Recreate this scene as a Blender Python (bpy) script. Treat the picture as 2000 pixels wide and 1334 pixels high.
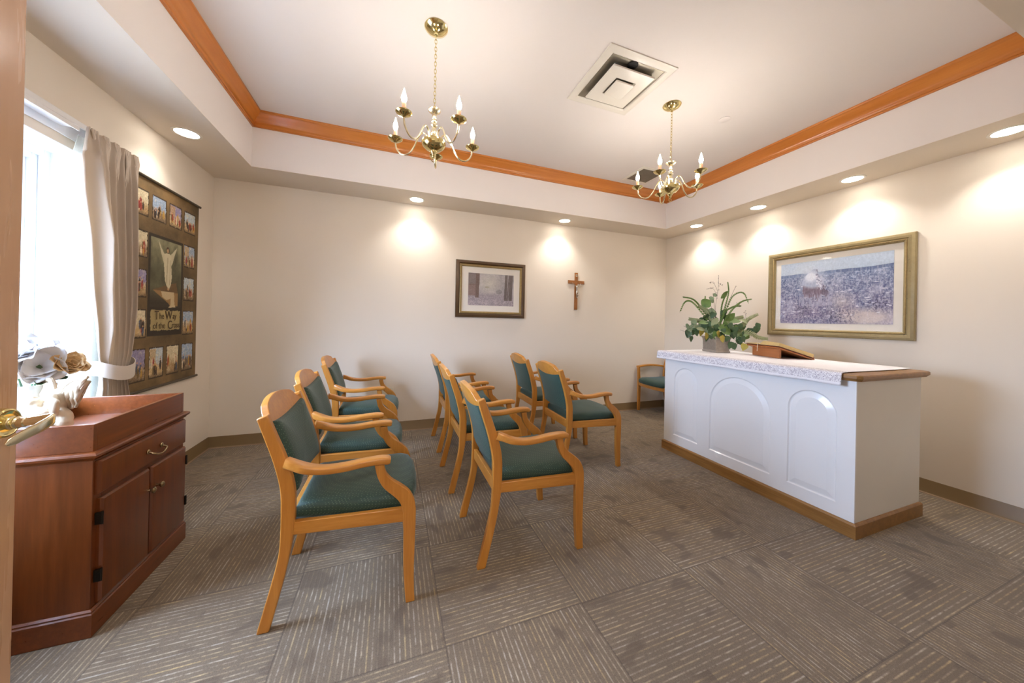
import bpy, bmesh, math, random
import numpy as np
from mathutils import Vector, Matrix
PI = math.pi
random.seed(7)
for o in list(bpy.data.objects):
    bpy.data.objects.remove(o, do_unlink=True)
sc = bpy.context.scene
COL = sc.collection

# ------------------------------------------------------------------ camera, world, exposure
cam_d = bpy.data.cameras.new('camera')
cam = bpy.data.objects.new('camera', cam_d); COL.objects.link(cam)
YAW, PIT, ROL = .3523, .0019, .0214
r_ = Vector((math.cos(YAW), -math.sin(YAW), 0)); f_ = Vector((math.sin(YAW), math.cos(YAW), 0)); u_ = Vector((0, 0, 1))
w_ = f_*math.cos(PIT)+u_*math.sin(PIT); u2 = u_*math.cos(PIT)-f_*math.sin(PIT)
CR = r_*math.cos(ROL)+u2*math.sin(ROL); CU = u2*math.cos(ROL)-r_*math.sin(ROL)
cam.matrix_world = Matrix(((CR.x, CU.x, -w_.x, 0), (CR.y, CU.y, -w_.y, 0), (CR.z, CU.z, -w_.z, 1.2095), (0, 0, 0, 1)))
cam_d.sensor_width = 36; cam_d.lens = 36*634.6/2000; cam_d.shift_y = -42.5/2000
cam_d.clip_start = .02; cam_d.clip_end = 200
sc.camera = cam
sc.view_settings.view_transform = 'Standard'; sc.view_settings.look = 'None'
sc.view_settings.gamma = 1; sc.view_settings.use_curve_mapping = False
sc.view_settings.exposure = 0.74
K_WORLD, K_BULB, K_SPOT, K_LENS, K_FILL = 33.0, 155.0, 9.5, 14.0, 24.0
world = bpy.data.worlds.new('daylight'); sc.world = world; world.use_nodes = True
bg = world.node_tree.nodes['Background']; bg.inputs[0].default_value = (.56, .73, 1, 1); bg.inputs[1].default_value = K_WORLD
_t = world.node_tree; _tc = _t.nodes.new('ShaderNodeTexCoord'); _sx = _t.nodes.new('ShaderNodeSeparateXYZ'); _t.links.new(_tc.outputs['Generated'], _sx.inputs[0])
_mr = _t.nodes.new('ShaderNodeMapRange'); _mr.inputs[1].default_value = -.06; _mr.inputs[2].default_value = .10; _t.links.new(_sx.outputs[2], _mr.inputs[0])
_mx = _t.nodes.new('ShaderNodeMix'); _mx.data_type = 'RGBA'; _mx.inputs[6].default_value = (.115, .12, .125, 1); _mx.inputs[7].default_value = (.52, .70, 1, 1)   # dull ground below, bright overcast sky above
_t.links.new(_mr.outputs[0], _mx.inputs[0]); _t.links.new(_mx.outputs[2], bg.inputs[0])

XL, XR, D, HC = -1.536, 3.733, 3.683, 2.44       # left, right, back wall; soffit height
TL, TR, TD, TF, HK, HT = -1.125, 3.313, 3.282, .545, 2.769, 2.88   # ceiling tray and crown
F0 = 0.0                                          # front wall inner face

# daylight portal in the window opening
WY0, WY1, WZ0, WZ1 = 1.22, 2.40, .60, 2.026
pl = bpy.data.lights.new('window_daylight_portal', 'AREA'); pl.shape = 'RECTANGLE'; pl.size = WY1-WY0; pl.size_y = WZ1-WZ0
pl.cycles.is_portal = True
po = bpy.data.objects.new('window_daylight_portal', pl); COL.objects.link(po)
po.location = (XL-.17, (WY0+WY1)/2, (WZ0+WZ1)/2); po.rotation_euler = (PI/2, 0, -PI/2)

# ------------------------------------------------------------------ node helpers
def srgb(r, g, b):
    f = lambda c: c/12.92 if c <= .04045 else ((c+.055)/1.055)**2.4
    return (f(r/255), f(g/255), f(b/255), 1)
class NT:
    def __init__(s, name):
        s.m = bpy.data.materials.new(name); s.m.use_nodes = True; s.t = s.m.node_tree
        s.b = s.t.nodes['Principled BSDF']; s.out = s.t.nodes['Material Output']
    def n(s, typ, **k):
        nd = s.t.nodes.new(typ)
        for a, v in k.items(): setattr(nd, a, v)
        return nd
    def l(s, a, b): s.t.links.new(a, b)
    def set(s, sock, v):
        if hasattr(v, 'is_output') or isinstance(v, bpy.types.NodeSocket): s.l(v, sock)
        else: sock.default_value = v
    def ma(s, op, a, b=0, c=0, clamp=False):
        nd = s.n('ShaderNodeMath', operation=op, use_clamp=clamp)
        s.set(nd.inputs[0], a); s.set(nd.inputs[1], b); s.set(nd.inputs[2], c); return nd.outputs[0]
    def mix(s, f, a, b, mode='MIX'):
        nd = s.n('ShaderNodeMix', data_type='RGBA', blend_type=mode)
        s.set(nd.inputs[0], f); s.set(nd.inputs[6], a); s.set(nd.inputs[7], b); return nd.outputs[2]
    def fmix(s, f, a, b):
        nd = s.n('ShaderNodeMix', data_type='FLOAT'); s.set(nd.inputs[0], f); s.set(nd.inputs[2], a); s.set(nd.inputs[3], b); return nd.outputs[0]
    def obj(s): return s.n('ShaderNodeTexCoord').outputs['Object']
    def mapping(s, v, scale=(1, 1, 1), rot=(0, 0, 0)):
        nd = s.n('ShaderNodeMapping'); s.l(v, nd.inputs[0]); nd.inputs['Scale'].default_value = scale; nd.inputs['Rotation'].default_value = rot; return nd.outputs[0]
    def noise(s, v, scale, detail=2, rough=.5, col=False):
        nd = s.n('ShaderNodeTexNoise'); s.l(v, nd.inputs['Vector']); nd.inputs['Scale'].default_value = scale
        nd.inputs['Detail'].default_value = detail; nd.inputs['Roughness'].default_value = rough
        return nd.outputs[1 if col else 0]
    def ramp(s, f, stops):
        nd = s.n('ShaderNodeValToRGB'); s.l(f, nd.inputs[0]); e = nd.color_ramp.elements
        while len(e) > 1: e.remove(e[-1])
        e[0].position, e[0].color = stops[0]
        for p, c in stops[1:]:
            q = e.new(p); q.color = c
        return nd.outputs[0]
    def bump(s, h, st=.2, dist=.002):
        nd = s.n('ShaderNodeBump'); nd.inputs['Strength'].default_value = st; nd.inputs['Distance'].default_value = dist
        s.l(h, nd.inputs['Height']); s.l(nd.outputs[0], s.b.inputs['Normal'])
    def pr(s, col=None, rough=None, metal=None, **k):
        if col is not None: s.set(s.b.inputs['Base Color'], col)
        if rough is not None: s.set(s.b.inputs['Roughness'], rough)
        if metal is not None: s.b.inputs['Metallic'].default_value = metal
        for a, v in k.items(): s.set(s.b.inputs[a.replace('_', ' ')], v)
        return s
M = {}
def simple(name, col, rough=.5, metal=0, var=.06, scale=8, bump=0, **k):
    t = NT(name); v = t.obj(); n = t.noise(v, scale, 3)
    c2 = tuple(max(0, c*(1-var*2)) for c in col[:3])+(1,); c1 = tuple(min(1, c*(1+var)) for c in col[:3])+(1,)
    t.pr(t.mix(n, c1, c2), rough, metal, **k)
    if bump: t.bump(t.noise(v, scale*12, 3), bump, .001)
    M[name] = t.m; return t.m
def wood(name, light, dark, rough=.32, axis=2, sc_=1.0, coat=.25, wear=None):
    t = NT(name); v = t.obj()
    s = [22*sc_]*3; s[axis] = 1.4*sc_
    mv = t.mapping(v, tuple(s)); n = t.noise(mv, 1.0, 5, .65); n2 = t.noise(t.mapping(v, tuple(q*4 for q in s)), 1.0, 3, .6)
    f = t.ma('ADD', t.ma('MULTIPLY', n, .75), t.ma('MULTIPLY', n2, .3))
    c = t.ramp(f, [(.3, dark), (.55, tuple((a+b)/2 for a, b in zip(light, dark))), (.75, light)])
    if wear:
        wn = t.noise(v, 60, 4, .8); wm = t.ma('GREATER_THAN', wn, .71); c = t.mix(wm, c, wear)
    t.pr(c, t.fmix(n2, rough-.05, rough+.1), 0, Coat_Weight=coat, Coat_Roughness=.15); t.bump(n2, .04, .0008)
    M[name] = t.m; return t.m

simple('wall_paint', srgb(230, 218, 202), .85, var=.008, scale=2, bump=.05)
simple('ceiling_paint', srgb(236, 229, 224), .85, var=.008, scale=2, bump=.05)
wood('honey_wood', srgb(206, 142, 62), srgb(176, 110, 36), .34, 2)
wood('honey_wood_long', srgb(206, 142, 62), srgb(176, 110, 36), .32, 0)
wood('crown_wood', srgb(218, 140, 64), srgb(194, 114, 44), .3, 1, .5)
wood('crown_wood_x', srgb(218, 140, 64), srgb(194, 114, 44), .3, 0, .5)
wood('cherry_wood', srgb(122, 62, 20), srgb(88, 40, 9), .3, 2, .8, .35)
wood('cherry_wood_edge', srgb(128, 66, 24), srgb(94, 44, 11), .28, 1, .8, .4, wear=srgb(186, 130, 84))
wood('oak_wood', srgb(168, 120, 62), srgb(122, 82, 34), .38, 1, 1.2, .2)
wood('stand_wood', srgb(184, 116, 62), srgb(158, 90, 44), .35, 1, .6, .2)
wood('cross_wood', srgb(170, 108, 48), srgb(130, 76, 28), .35, 2, 1.5, .2)
wood('door_wood', srgb(196, 156, 122), srgb(182, 140, 104), .24, 2, .3, .5)
simple('baseboard_vinyl', srgb(124, 100, 66), .45, var=.04)
simple('carpet_edge', srgb(150, 124, 98), .9)
simple('white_gloss', srgb(235, 233, 232), .28, var=.01, scale=3, Coat_Weight=.2)
simple('white_trim', srgb(242, 244, 248), .35, var=.01)
simple('side_panel_paint', srgb(226, 220, 210), .5, var=.01)
simple('brass', srgb(232, 218, 158), .14, 1, var=.03)
simple('pale_brass', srgb(240, 230, 196), .2, 1, var=.03)
simple('old_brass', srgb(170, 150, 118), .25, 1)
simple('dark_metal', srgb(60, 56, 52), .35, 1)
simple('silver', srgb(206, 200, 190), .22, 1)
simple('candle_sleeve', srgb(226, 166, 128), .5)
simple('vent_white', srgb(232, 226, 214), .3, var=.01)
simple('vent_dark', srgb(150, 143, 128), .35, .6, var=.1, scale=20)
simple('black_hole', srgb(16, 15, 14), .8)
simple('mat_board', srgb(238, 232, 222), .8, var=.01)
simple('ceramic', srgb(198, 180, 154), .35, var=.05, scale=30, bump=.2, Coat_Weight=.4)
simple('vase_white', srgb(206, 208, 206), .2, Coat_Weight=.4)
simple('petal_white', srgb(218, 218, 220), .5, Subsurface_Weight=.0)
simple('petal_tan', srgb(206, 168, 116), .5, var=.15, scale=30)
simple('pot_wicker', srgb(166, 152, 136), .7, var=.15, scale=60)
simple('leaf_green', srgb(112, 142, 72), .5, var=.3, scale=25)
simple('leaf_dark', srgb(78, 106, 70), .45, var=.3, scale=25)
simple('leaf_grey', srgb(136, 156, 122), .6, var=.2, scale=25)
simple('leaf_pale', srgb(160, 168, 126), .6, var=.2, scale=25)
simple('leaf_yellow', srgb(186, 168, 74), .5, var=.2, scale=25)
simple('twig_brown', srgb(104, 84, 74), .7)
simple('book_cover', srgb(92, 36, 26), .4)
simple('book_paper', srgb(214, 182, 120), .6, var=.08, scale=80)
simple('book_page', srgb(228, 216, 190), .7)
simple('bead_white', srgb(228, 214, 190), .3)
simple('banner_rod', srgb(74, 62, 46), .5)
simple('ink_brown', srgb(78, 58, 34), .7)
simple('outlet_plastic', srgb(232, 224, 206), .35, var=.01)
simple('drape_cloth', srgb(214, 200, 184), .75, var=.03, scale=4, bump=.05, Sheen_Weight=.25)
simple('tie_cloth', srgb(218, 206, 192), .75, var=.03, scale=4, Sheen_Weight=.2)

def emis(name, col, st):
    t = NT(name); t.pr((.9, .9, .9, 1), .4); t.b.inputs['Emission Color'].default_value = col; t.b.inputs['Emission Strength'].default_value = st
    M[name] = t.m
emis('bulb_glow', (1, .92, .84, 1), K_BULB)
emis('lens_glow', (1, .95, .86, 1), K_LENS)
emis('fill_panel_glow', (1, .95, .88, 1), K_FILL)

def mk_fabric():
    t = NT('green_fabric'); v = t.obj()
    vo = t.n('ShaderNodeTexVoronoi'); t.l(t.mapping(v, (1, 1, 1), (.6, .5, .78)), vo.inputs['Vector']); vo.inputs['Scale'].default_value = 130; vo.inputs['Randomness'].default_value = .1
    dot = t.ma('LESS_THAN', vo.outputs['Distance'], .26)
    n = t.noise(v, 300, 2)
    base = t.mix(n, srgb(46, 72, 62), srgb(34, 56, 48))
    t.pr(t.mix(t.ma('MULTIPLY', dot, .5), base, srgb(112, 134, 108)), .62, 0, Sheen_Weight=.25, Sheen_Roughness=.4)
    t.b.inputs['Sheen Tint'].default_value = (.75, .9, 1, 1)
    t.bump(vo.outputs['Distance'], .25, .0008); M['green_fabric'] = t.m
mk_fabric()

def mk_glass(name, gl=.08):
    t = NT(name); tr = t.n('ShaderNodeBsdfTransparent'); gs = t.n('ShaderNodeBsdfGlossy'); gs.inputs['Roughness'].default_value = .03
    fr = t.n('ShaderNodeLayerWeight'); fac = t.ma('MULTIPLY_ADD', t.ma('POWER', fr.outputs['Facing'], 5), .45, .03)
    mx = t.n('ShaderNodeMixShader'); t.l(fac, mx.inputs[0]); t.l(tr.outputs[0], mx.inputs[1]); t.l(gs.outputs[0], mx.inputs[2]); t.l(mx.outputs[0], t.out.inputs[0]); M[name] = t.m
mk_glass('clear_glass')

def mk_sheer():
    t = NT('sheer_cloth'); tr = t.n('ShaderNodeBsdfTransparent'); tl = t.n('ShaderNodeBsdfTranslucent'); df = t.n('ShaderNodeBsdfDiffuse')
    tl.inputs[0].default_value = (.88, .95, .92, 1); df.inputs[0].default_value = (.9, .95, .93, 1)
    v = t.obj(); n = t.noise(t.mapping(v, (400, 400, 400)), 1, 1)
    a = t.n('ShaderNodeMixShader'); a.inputs[0].default_value = .45; t.l(tl.outputs[0], a.inputs[1]); t.l(df.outputs[0], a.inputs[2])
    b = t.n('ShaderNodeMixShader'); t.l(t.ma('MULTIPLY_ADD', n, .2, .6), b.inputs[0]); t.l(tr.outputs[0], b.inputs[1]); t.l(a.outputs[0], b.inputs[2]); t.l(b.outputs[0], t.out.inputs[0])
    M['sheer_cloth'] = t.m
mk_sheer()

def mk_drape():      # lined drape: a little daylight comes through
    t = NT('drape_lined'); v = t.obj(); n = t.noise(v, 5, 3)
    t.pr(t.mix(n, srgb(216, 203, 188), srgb(208, 192, 174)), .75, 0, Sheen_Weight=.2)
    tl = t.n('ShaderNodeBsdfTranslucent'); tl.inputs[0].default_value = srgb(216, 196, 170)
    mx = t.n('ShaderNodeMixShader'); mx.inputs[0].default_value = .25; t.l(t.b.outputs[0], mx.inputs[1]); t.l(tl.outputs[0], mx.inputs[2]); t.l(mx.outputs[0], t.out.inputs[0])
    t.bump(t.noise(v, 500, 1), .08, .0005); M['drape_lined'] = t.m
mk_drape()

def mk_carpet():
    t = NT('carpet_tiles'); v = t.obj(); s = t.n('ShaderNodeSeparateXYZ'); t.l(v, s.inputs[0]); x, y = s.outputs[0], s.outputs[1]
    gx = t.ma('DIVIDE', t.ma('SUBTRACT', x, .21), .578); gy = t.ma('DIVIDE', t.ma('SUBTRACT', y, .637), .565)
    i, j = t.ma('FLOOR', gx), t.ma('FLOOR', gy); fx, fy = t.ma('FRACT', gx), t.ma('FRACT', gy)
    par = t.ma('ABSOLUTE', t.ma('MODULO', t.ma('ADD', i, j), 2))
    a = t.fmix(par, fx, fy); b = t.fmix(par, fy, fx)
    tile = t.ma('ADD', t.ma('MULTIPLY', i, 17.3), t.ma('MULTIPLY', j, 5.7))
    k = t.ma('ADD', t.ma('MULTIPLY', a, 31), t.ma('MULTIPLY', t.noise(v, 60, 2), .15)); ks = t.ma('FLOOR', k); kf = t.ma('FRACT', k)
    line = t.ma('SUBTRACT', 1, t.ma('MULTIPLY', t.ma('ABSOLUTE', t.ma('SUBTRACT', kf, .5)), 4.6), clamp=True)
    def vec(p, q, r=0):
        c = t.n('ShaderNodeCombineXYZ'); t.set(c.inputs[0], p); t.set(c.inputs[1], q); t.set(c.inputs[2], r); return c.outputs[0]
    dash = t.noise(vec(t.ma('ADD', t.ma('MULTIPLY', ks, 3.71), tile), t.ma('MULTIPLY', b, 9), 0), 1.0, 4, .8)
    dashm = t.ma('MULTIPLY', t.ma('SUBTRACT', dash, .40), 4.2, clamp=True)
    wn = t.n('ShaderNodeTexWhiteNoise', noise_dimensions='3D')
    t.l(vec(t.ma('FLOOR', t.ma('MULTIPLY', a, 6)), t.ma('FLOOR', t.ma('ADD', t.ma('MULTIPLY', b, 3.4), t.ma('MULTIPLY', t.ma('FLOOR', t.ma('MULTIPLY', a, 6)), .37))), tile), wn.inputs['Vector'])
    pn = t.noise(vec(t.ma('MULTIPLY', a, 6.5), t.ma('MULTIPLY', b, 3.2), tile), 1.0, 1, .4)
    patch = t.ma('MULTIPLY', t.ma('SUBTRACT', pn, .60), 14, clamp=True)
    patch = t.ma('MULTIPLY', patch, t.ma('GREATER_THAN', wn.outputs[0], .3))
    soft = t.noise(v, 2.6, 3, .6); cloud = t.ma('MULTIPLY', t.ma('SUBTRACT', soft, .4), 3.2, clamp=True)
    inten = t.ma('MULTIPLY', t.ma('MULTIPLY', line, dashm), t.ma('SUBTRACT', 1, t.ma('MULTIPLY', patch, .85)))
    inten = t.ma('MULTIPLY', inten, t.ma('MULTIPLY_ADD', cloud, .5, .5))
    grain = t.ma('MULTIPLY_ADD', t.ma('SUBTRACT', t.noise(v, 260, 3, .9), .5), 2.2, .5, clamp=True)
    base = t.mix(grain, srgb(92, 79, 65), srgb(148, 131, 110))
    base = t.mix(t.ma('MULTIPLY', patch, .5), base, srgb(94, 80, 67))
    base = t.mix(t.ma('MULTIPLY', t.ma('SUBTRACT', 1, cloud), .3), base, srgb(98, 82, 64))
    wn2 = t.n('ShaderNodeTexWhiteNoise', noise_dimensions='2D'); t.l(vec(ks, tile), wn2.inputs['Vector'])
    gold = t.mix(wn2.outputs[0], srgb(226, 196, 136), srgb(220, 211, 196))
    col = t.mix(t.ma('MULTIPLY', inten, .85), base, gold)
    ed = t.ma('LESS_THAN', t.ma('MINIMUM', t.ma('MINIMUM', fx, fy), t.ma('MINIMUM', t.ma('SUBTRACT', 1, fx), t.ma('SUBTRACT', 1, fy))), .005)
    col = t.mix(t.ma('MULTIPLY', ed, .35), col, srgb(60, 52, 46))
    t.pr(col, .92, 0, Sheen_Weight=.15); t.b.inputs['Specular IOR Level'].default_value = .2
    t.bump(t.ma('ADD', t.noise(v, 300, 2), t.ma('MULTIPLY', line, .5)), .5, .002); M['carpet_tiles'] = t.m
mk_carpet()

def mk_lace():
    t = NT('lace_cloth'); v = t.obj(); s = t.n('ShaderNodeSeparateXYZ'); t.l(v, s.inputs[0])
    vo = t.n('ShaderNodeTexVoronoi', feature='DISTANCE_TO_EDGE'); t.l(v, vo.inputs['Vector']); vo.inputs['Scale'].default_value = 150
    n = t.noise(v, 70, 3, .7)
    hole = t.ma('MULTIPLY', t.ma('SUBTRACT', t.ma('ADD', vo.outputs[0], t.ma('MULTIPLY', n, .75)), .46), 6, clamp=True)
    # lace band only near the front edge (local x)
    band = t.ma('MULTIPLY', t.ma('GREATER_THAN', t.ma('MULTIPLY_ADD', t.noise(v, 25, 2), .04, .062), s.outputs[0]), t.ma('GREATER_THAN', s.outputs[2], -.055))
    f = t.ma('MULTIPLY', t.ma('MULTIPLY', hole, band), .72)
    fine = t.ma('MULTIPLY', t.ma('GREATER_THAN', t.noise(v, 380, 1), .56), .16)
    c = t.mix(fine, srgb(240, 236, 238), srgb(190, 180, 186))
    t.pr(t.mix(f, c, srgb(132, 118, 136)), .85); t.bump(hole, .4, .001); M['lace_cloth'] = t.m
mk_lace()
def mk_gold():
    t = NT('gold_frame'); v = t.obj(); n = t.noise(v, 14, 4, .7); n2 = t.noise(t.mapping(v, (1, 1, 1)), 30, 5, .8)
    c = t.mix(n, srgb(168, 150, 108), srgb(128, 110, 72)); w = t.ma('GREATER_THAN', n2, .64)
    t.pr(t.mix(w, c, srgb(84, 62, 34)), .42, .15); M['gold_frame'] = t.m
mk_gold()
simple('brown_frame', srgb(88, 64, 38), .35, .1, var=.2, scale=10)
simple('gold_bead', srgb(176, 150, 98), .4, .3, var=.2, scale=60)
def mk_paint(name, rough=.35):
    t = NT(name); a = t.n('ShaderNodeVertexColor', layer_name='paint'); n = t.noise(t.obj(), 400, 1)
    t.pr(t.mix(t.ma('MULTIPLY', n, .06), a.outputs[0], (.05, .05, .05, 1)), rough, 0); M[name] = t.m
mk_paint('printed_picture', .4); mk_paint('printed_cloth', .75)

# ------------------------------------------------------------------ mesh helpers
class MB:
    def __init__(s): s.v = []; s.f = []; s.mi = []; s.cur = 0
    def add(s, vs, fs):
        o = len(s.v); s.v += [tuple(p) for p in vs]; s.f += [tuple(i+o for i in f) for f in fs]; s.mi += [s.cur]*len(fs); return s
    def box(s, x0, x1, y0, y1, z0, z1):
        return s.add([(x0, y0, z0), (x1, y0, z0), (x1, y1, z0), (x0, y1, z0), (x0, y0, z1), (x1, y0, z1), (x1, y1, z1), (x0, y1, z1)],
                     [(0, 3, 2, 1), (4, 5, 6, 7), (0, 1, 5, 4), (1, 2, 6, 5), (2, 3, 7, 6), (3, 0, 4, 7)])
    def loft(s, rings, close_ring=True, caps=True, closed=False):
        n = len(rings[0]); vs = [p for r in rings for p in r]; fs = []
        m = len(rings); rng = range(m if closed else m-1)
        for a in rng:
            b = (a+1) % m
            for k in range(n if close_ring else n-1):
                k2 = (k+1) % n; fs.append((a*n+k, a*n+k2, b*n+k2, b*n+k))
        if caps and close_ring and not closed:
            fs.append(tuple(reversed(range(n)))); fs.append(tuple((m-1)*n+k for k in range(n)))
        return s.add(vs, fs)
    def tube(s, pts, rad, n=10, caps=True, closed=False):
        pts = [Vector(p) for p in pts]; m = len(pts); rings = []
        if not hasattr(rad, '__len__'): rad = [rad]*m
        up = None
        for i, p in enumerate(pts):
            a = pts[(i-1) % m] if (closed or i > 0) else p; b = pts[(i+1) % m] if (closed or i < m-1) else p
            t = (b-a).normalized() if (b-a).length > 1e-9 else Vector((0, 0, 1))
            if up is None:
                up = Vector((0, 0, 1)) if abs(t.z) < .9 else Vector((1, 0, 0))
            sd = t.cross(up).normalized(); up = sd.cross(t).normalized()
            rings.append([p+(sd*math.cos(2*PI*k/n)+up*math.sin(2*PI*k/n))*rad[i] for k in range(n)])
        return s.loft(rings, True, caps, closed)
    def bar(s, pts, ws, hs, upv=(0, 0, 1), n=12, e=.45):       # rounded-rect section swept along pts
        pts = [Vector(p) for p in pts]; m = len(pts); rings = []
        for i, p in enumerate(pts):
            t = (pts[min(m-1, i+1)]-pts[max(0, i-1)]).normalized(); sd = t.cross(Vector(upv)).normalized(); up = sd.cross(t).normalized()
            w = ws[i] if hasattr(ws, '__len__') else ws; h = hs[i] if hasattr(hs, '__len__') else hs
            r = []
            for k in range(n):
                a = 2*PI*(k+.5)/n; c, d = math.cos(a), math.sin(a)
                r.append(p+sd*(w/2*math.copysign(abs(c)**e, c))+up*(h/2*math.copysign(abs(d)**e, d)))
            rings.append(r)
        return s.loft(rings)
    def lathe(s, prof, c=(0, 0, 0), n=24, ax=2):
        rings = []
        for r, z in prof:
            ring = []
            for k in range(n):
                a = 2*PI*k/n; p = [r*math.cos(a), r*math.sin(a), z]
                if ax == 0: p = [z, r*math.cos(a), r*math.sin(a)]
                if ax == 1: p = [r*math.cos(a), z, r*math.sin(a)]
                ring.append((p[0]+c[0], p[1]+c[1], p[2]+c[2]))
            rings.append(ring)
        return s.loft(rings, True, True)
    def prism(s, poly, y0, y1):            # polygon in xz extruded along y
        n = len(poly)
        return s.add([(p[0], y0, p[1]) for p in poly]+[(p[0], y1, p[1]) for p in poly],
                     [tuple(range(n)), tuple(reversed(range(n, 2*n)))]+[(k, n+k, n+(k+1) % n, (k+1) % n) for k in range(n)])
    def ell(s, c, r, n=14, m=8, rot=None):
        vs = []; fs = []
        R = rot or Matrix.Identity(3)
        for i in range(1, m):
            th = PI*i/m
            for k in range(n):
                a = 2*PI*k/n; vs.append(Vector(c)+R@Vector((r[0]*math.sin(th)*math.cos(a), r[1]*math.sin(th)*math.sin(a), r[2]*math.cos(th))))
        top = len(vs); vs.append(Vector(c)+R@Vector((0, 0, r[2]))); vs.append(Vector(c)+R@Vector((0, 0, -r[2])))
        for i in range(m-2):
            for k in range(n): fs.append((i*n+k, (i+1)*n+k, (i+1)*n+(k+1) % n, i*n+(k+1) % n))
        for k in range(n):
            fs.append((top, k, (k+1) % n)); fs.append((top+1, (m-2)*n+(k+1) % n, (m-2)*n+k))
        return s.add(vs, fs)
    def build(s, name, mats, parent=None, ang=40, bevel=0, seg=2, fix=True, solid=0):
        me = bpy.data.meshes.new(name); me.from_pydata(s.v, [], s.f)
        if isinstance(mats, str): mats = [mats]
        for m in mats: me.materials.append(M[m])
        me.polygons.foreach_set('material_index', s.mi)
        if fix:
            bm = bmesh.new(); bm.from_mesh(me); bmesh.ops.recalc_face_normals(bm, faces=bm.faces); bm.to_mesh(me); bm.free()
        me.shade_smooth(); me.set_sharp_from_angle(angle=math.radians(ang))
        o = bpy.data.objects.new(name, me); COL.objects.link(o)
        if parent is not None: o.parent = parent
        if solid:
            md = o.modifiers.new('thick', 'SOLIDIFY'); md.thickness = solid; md.offset = 0
        if bevel:
            md = o.modifiers.new('bevel', 'BEVEL'); md.width = bevel; md.segments = seg; md.limit_method = 'ANGLE'; md.angle_limit = math.radians(35)
        return o
def thing(name, label, cat, loc=(0, 0, 0), rz=0, group=None):
    o = bpy.data.objects.new(name, None); COL.objects.link(o); o.location = loc; o.rotation_euler = (0, 0, rz); o.empty_display_size = .1
    return tag(o, label, cat, group)
def tag(o, label, cat, group=None):
    o['label'] = label; o['category'] = cat
    if group: o['group'] = group
    return o
def struct(o): o['kind'] = 'structure'; return o
def copy_tree(o, parent=None):
    c = o.copy(); COL.objects.link(c)
    if parent is not None: c.parent = parent
    for ch in [q for q in o.children]: copy_tree(ch, c)
    return c
def lerp(a, b, t): return a+(b-a)*t
def interp(t, pts):
    for (a, va), (b, vb) in zip(pts, pts[1:]):
        if t <= b: return va+(vb-va)*max(0, min(1, (t-a)/(b-a)))
    return pts[-1][1]
def cr(P, n=8):                                     # Catmull-Rom through tuples
    P = [np.array(p, float) for p in P]; Q = [2*P[0]-P[1]]+P+[2*P[-1]-P[-2]]; out = []
    for i in range(1, len(Q)-2):
        for k in range(n):
            t = k/n; a, b, c, d = Q[i-1], Q[i], Q[i+1], Q[i+2]
            out.append(tuple(.5*((2*b)+(c-a)*t+(2*a-5*b+4*c-d)*t*t+(3*b-a-3*c+d)*t**3)))
    out.append(tuple(P[-1])); return out

# ------------------------------------------------------------------ room shell
WT = .16
struct(MB().box(XL-.3, XR+.2, -2.2, D+.2, -.1, 0).build('floor', 'carpet_tiles'))
# left wall with window opening
b = MB()
b.box(XL-WT, XL, F0-.14, WY0, 0, HC+.6).box(XL-WT, XL, WY1, D+.14, 0, HC+.6).box(XL-WT, XL, WY0, WY1, 0, WZ0).box(XL-WT, XL, WY0, WY1, WZ1, HC+.6)
struct(b.build('wall_left', 'wall_paint', fix=False))
struct(MB().box(XL, XR, D, D+.14, 0, HC+.6).build('wall_back', 'wall_paint'))
struct(MB().box(XR, XR+.14, F0-.14, D+.14, 0, HC+.6).build('wall_right', 'wall_paint'))
b = MB(); DX0, DX1, DZ = -.93, .42, 2.09
b.box(XL, DX0, F0-.14, F0, 0, HC+.6).box(DX1, XR, F0-.14, F0, 0, HC+.6).box(DX0, DX1, F0-.14, F0, DZ, HC+.6)
struct(b.build('wall_front', 'wall_paint', fix=False))
b = MB()
b.box(XL, TL, F0, D, HC, HC+.002).box(TR, XR, F0, D, HC, HC+.002).box(TL, TR, TD, D, HC, HC+.002).box(TL, TR, F0, TF, HC, HC+.002)
b.cur = 1
b.box(TL-.06, TL, TF-.06, TD+.06, HC+.002, HT).box(TR, TR+.06, TF-.06, TD+.06, HC+.002, HT).box(TL, TR, TD, TD+.06, HC+.002, HT).box(TL, TR, TF-.06, TF, HC+.002, HT)
b.box(TL-.06, TR+.06, TF-.06, TD+.06, HT, HT+.1)
struct(b.build('ceiling', ['wall_paint', 'ceiling_paint'], fix=False))
# tray side faces start flush at the soffit edge
# corridor beyond the doorway (behind the camera)
b = MB(); b.box(-1.9, -1.8, -2.1, -.14, 0, 2.5).box(1.9, 2.0, -2.1, -.14, 0, 2.5).box(-1.8, 1.9, -2.2, -2.1, 0, 2.5)
struct(b.build('wall_corridor', 'wall_paint', fix=False))
struct(MB().box(-1.9, 2.0, -2.2, -.14, 2.44, 2.54).build('ceiling.001', 'ceiling_paint'))
t = thing('corridor_fill_panel', 'white square fill light panel added in the unseen corridor behind the doorway', 'fill light', (-.1, -1.1, 2.43))  # added fill light, out of view, brightening the room from the camera side
MB().box(-.32, .32, -.32, .32, -.04, .009).build('fill_panel_housing', 'white_trim', t, bevel=.01)
MB().box(-.29, .29, -.29, .29, -.046, -.041).build('diffuser', 'fill_panel_glow', t)

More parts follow.
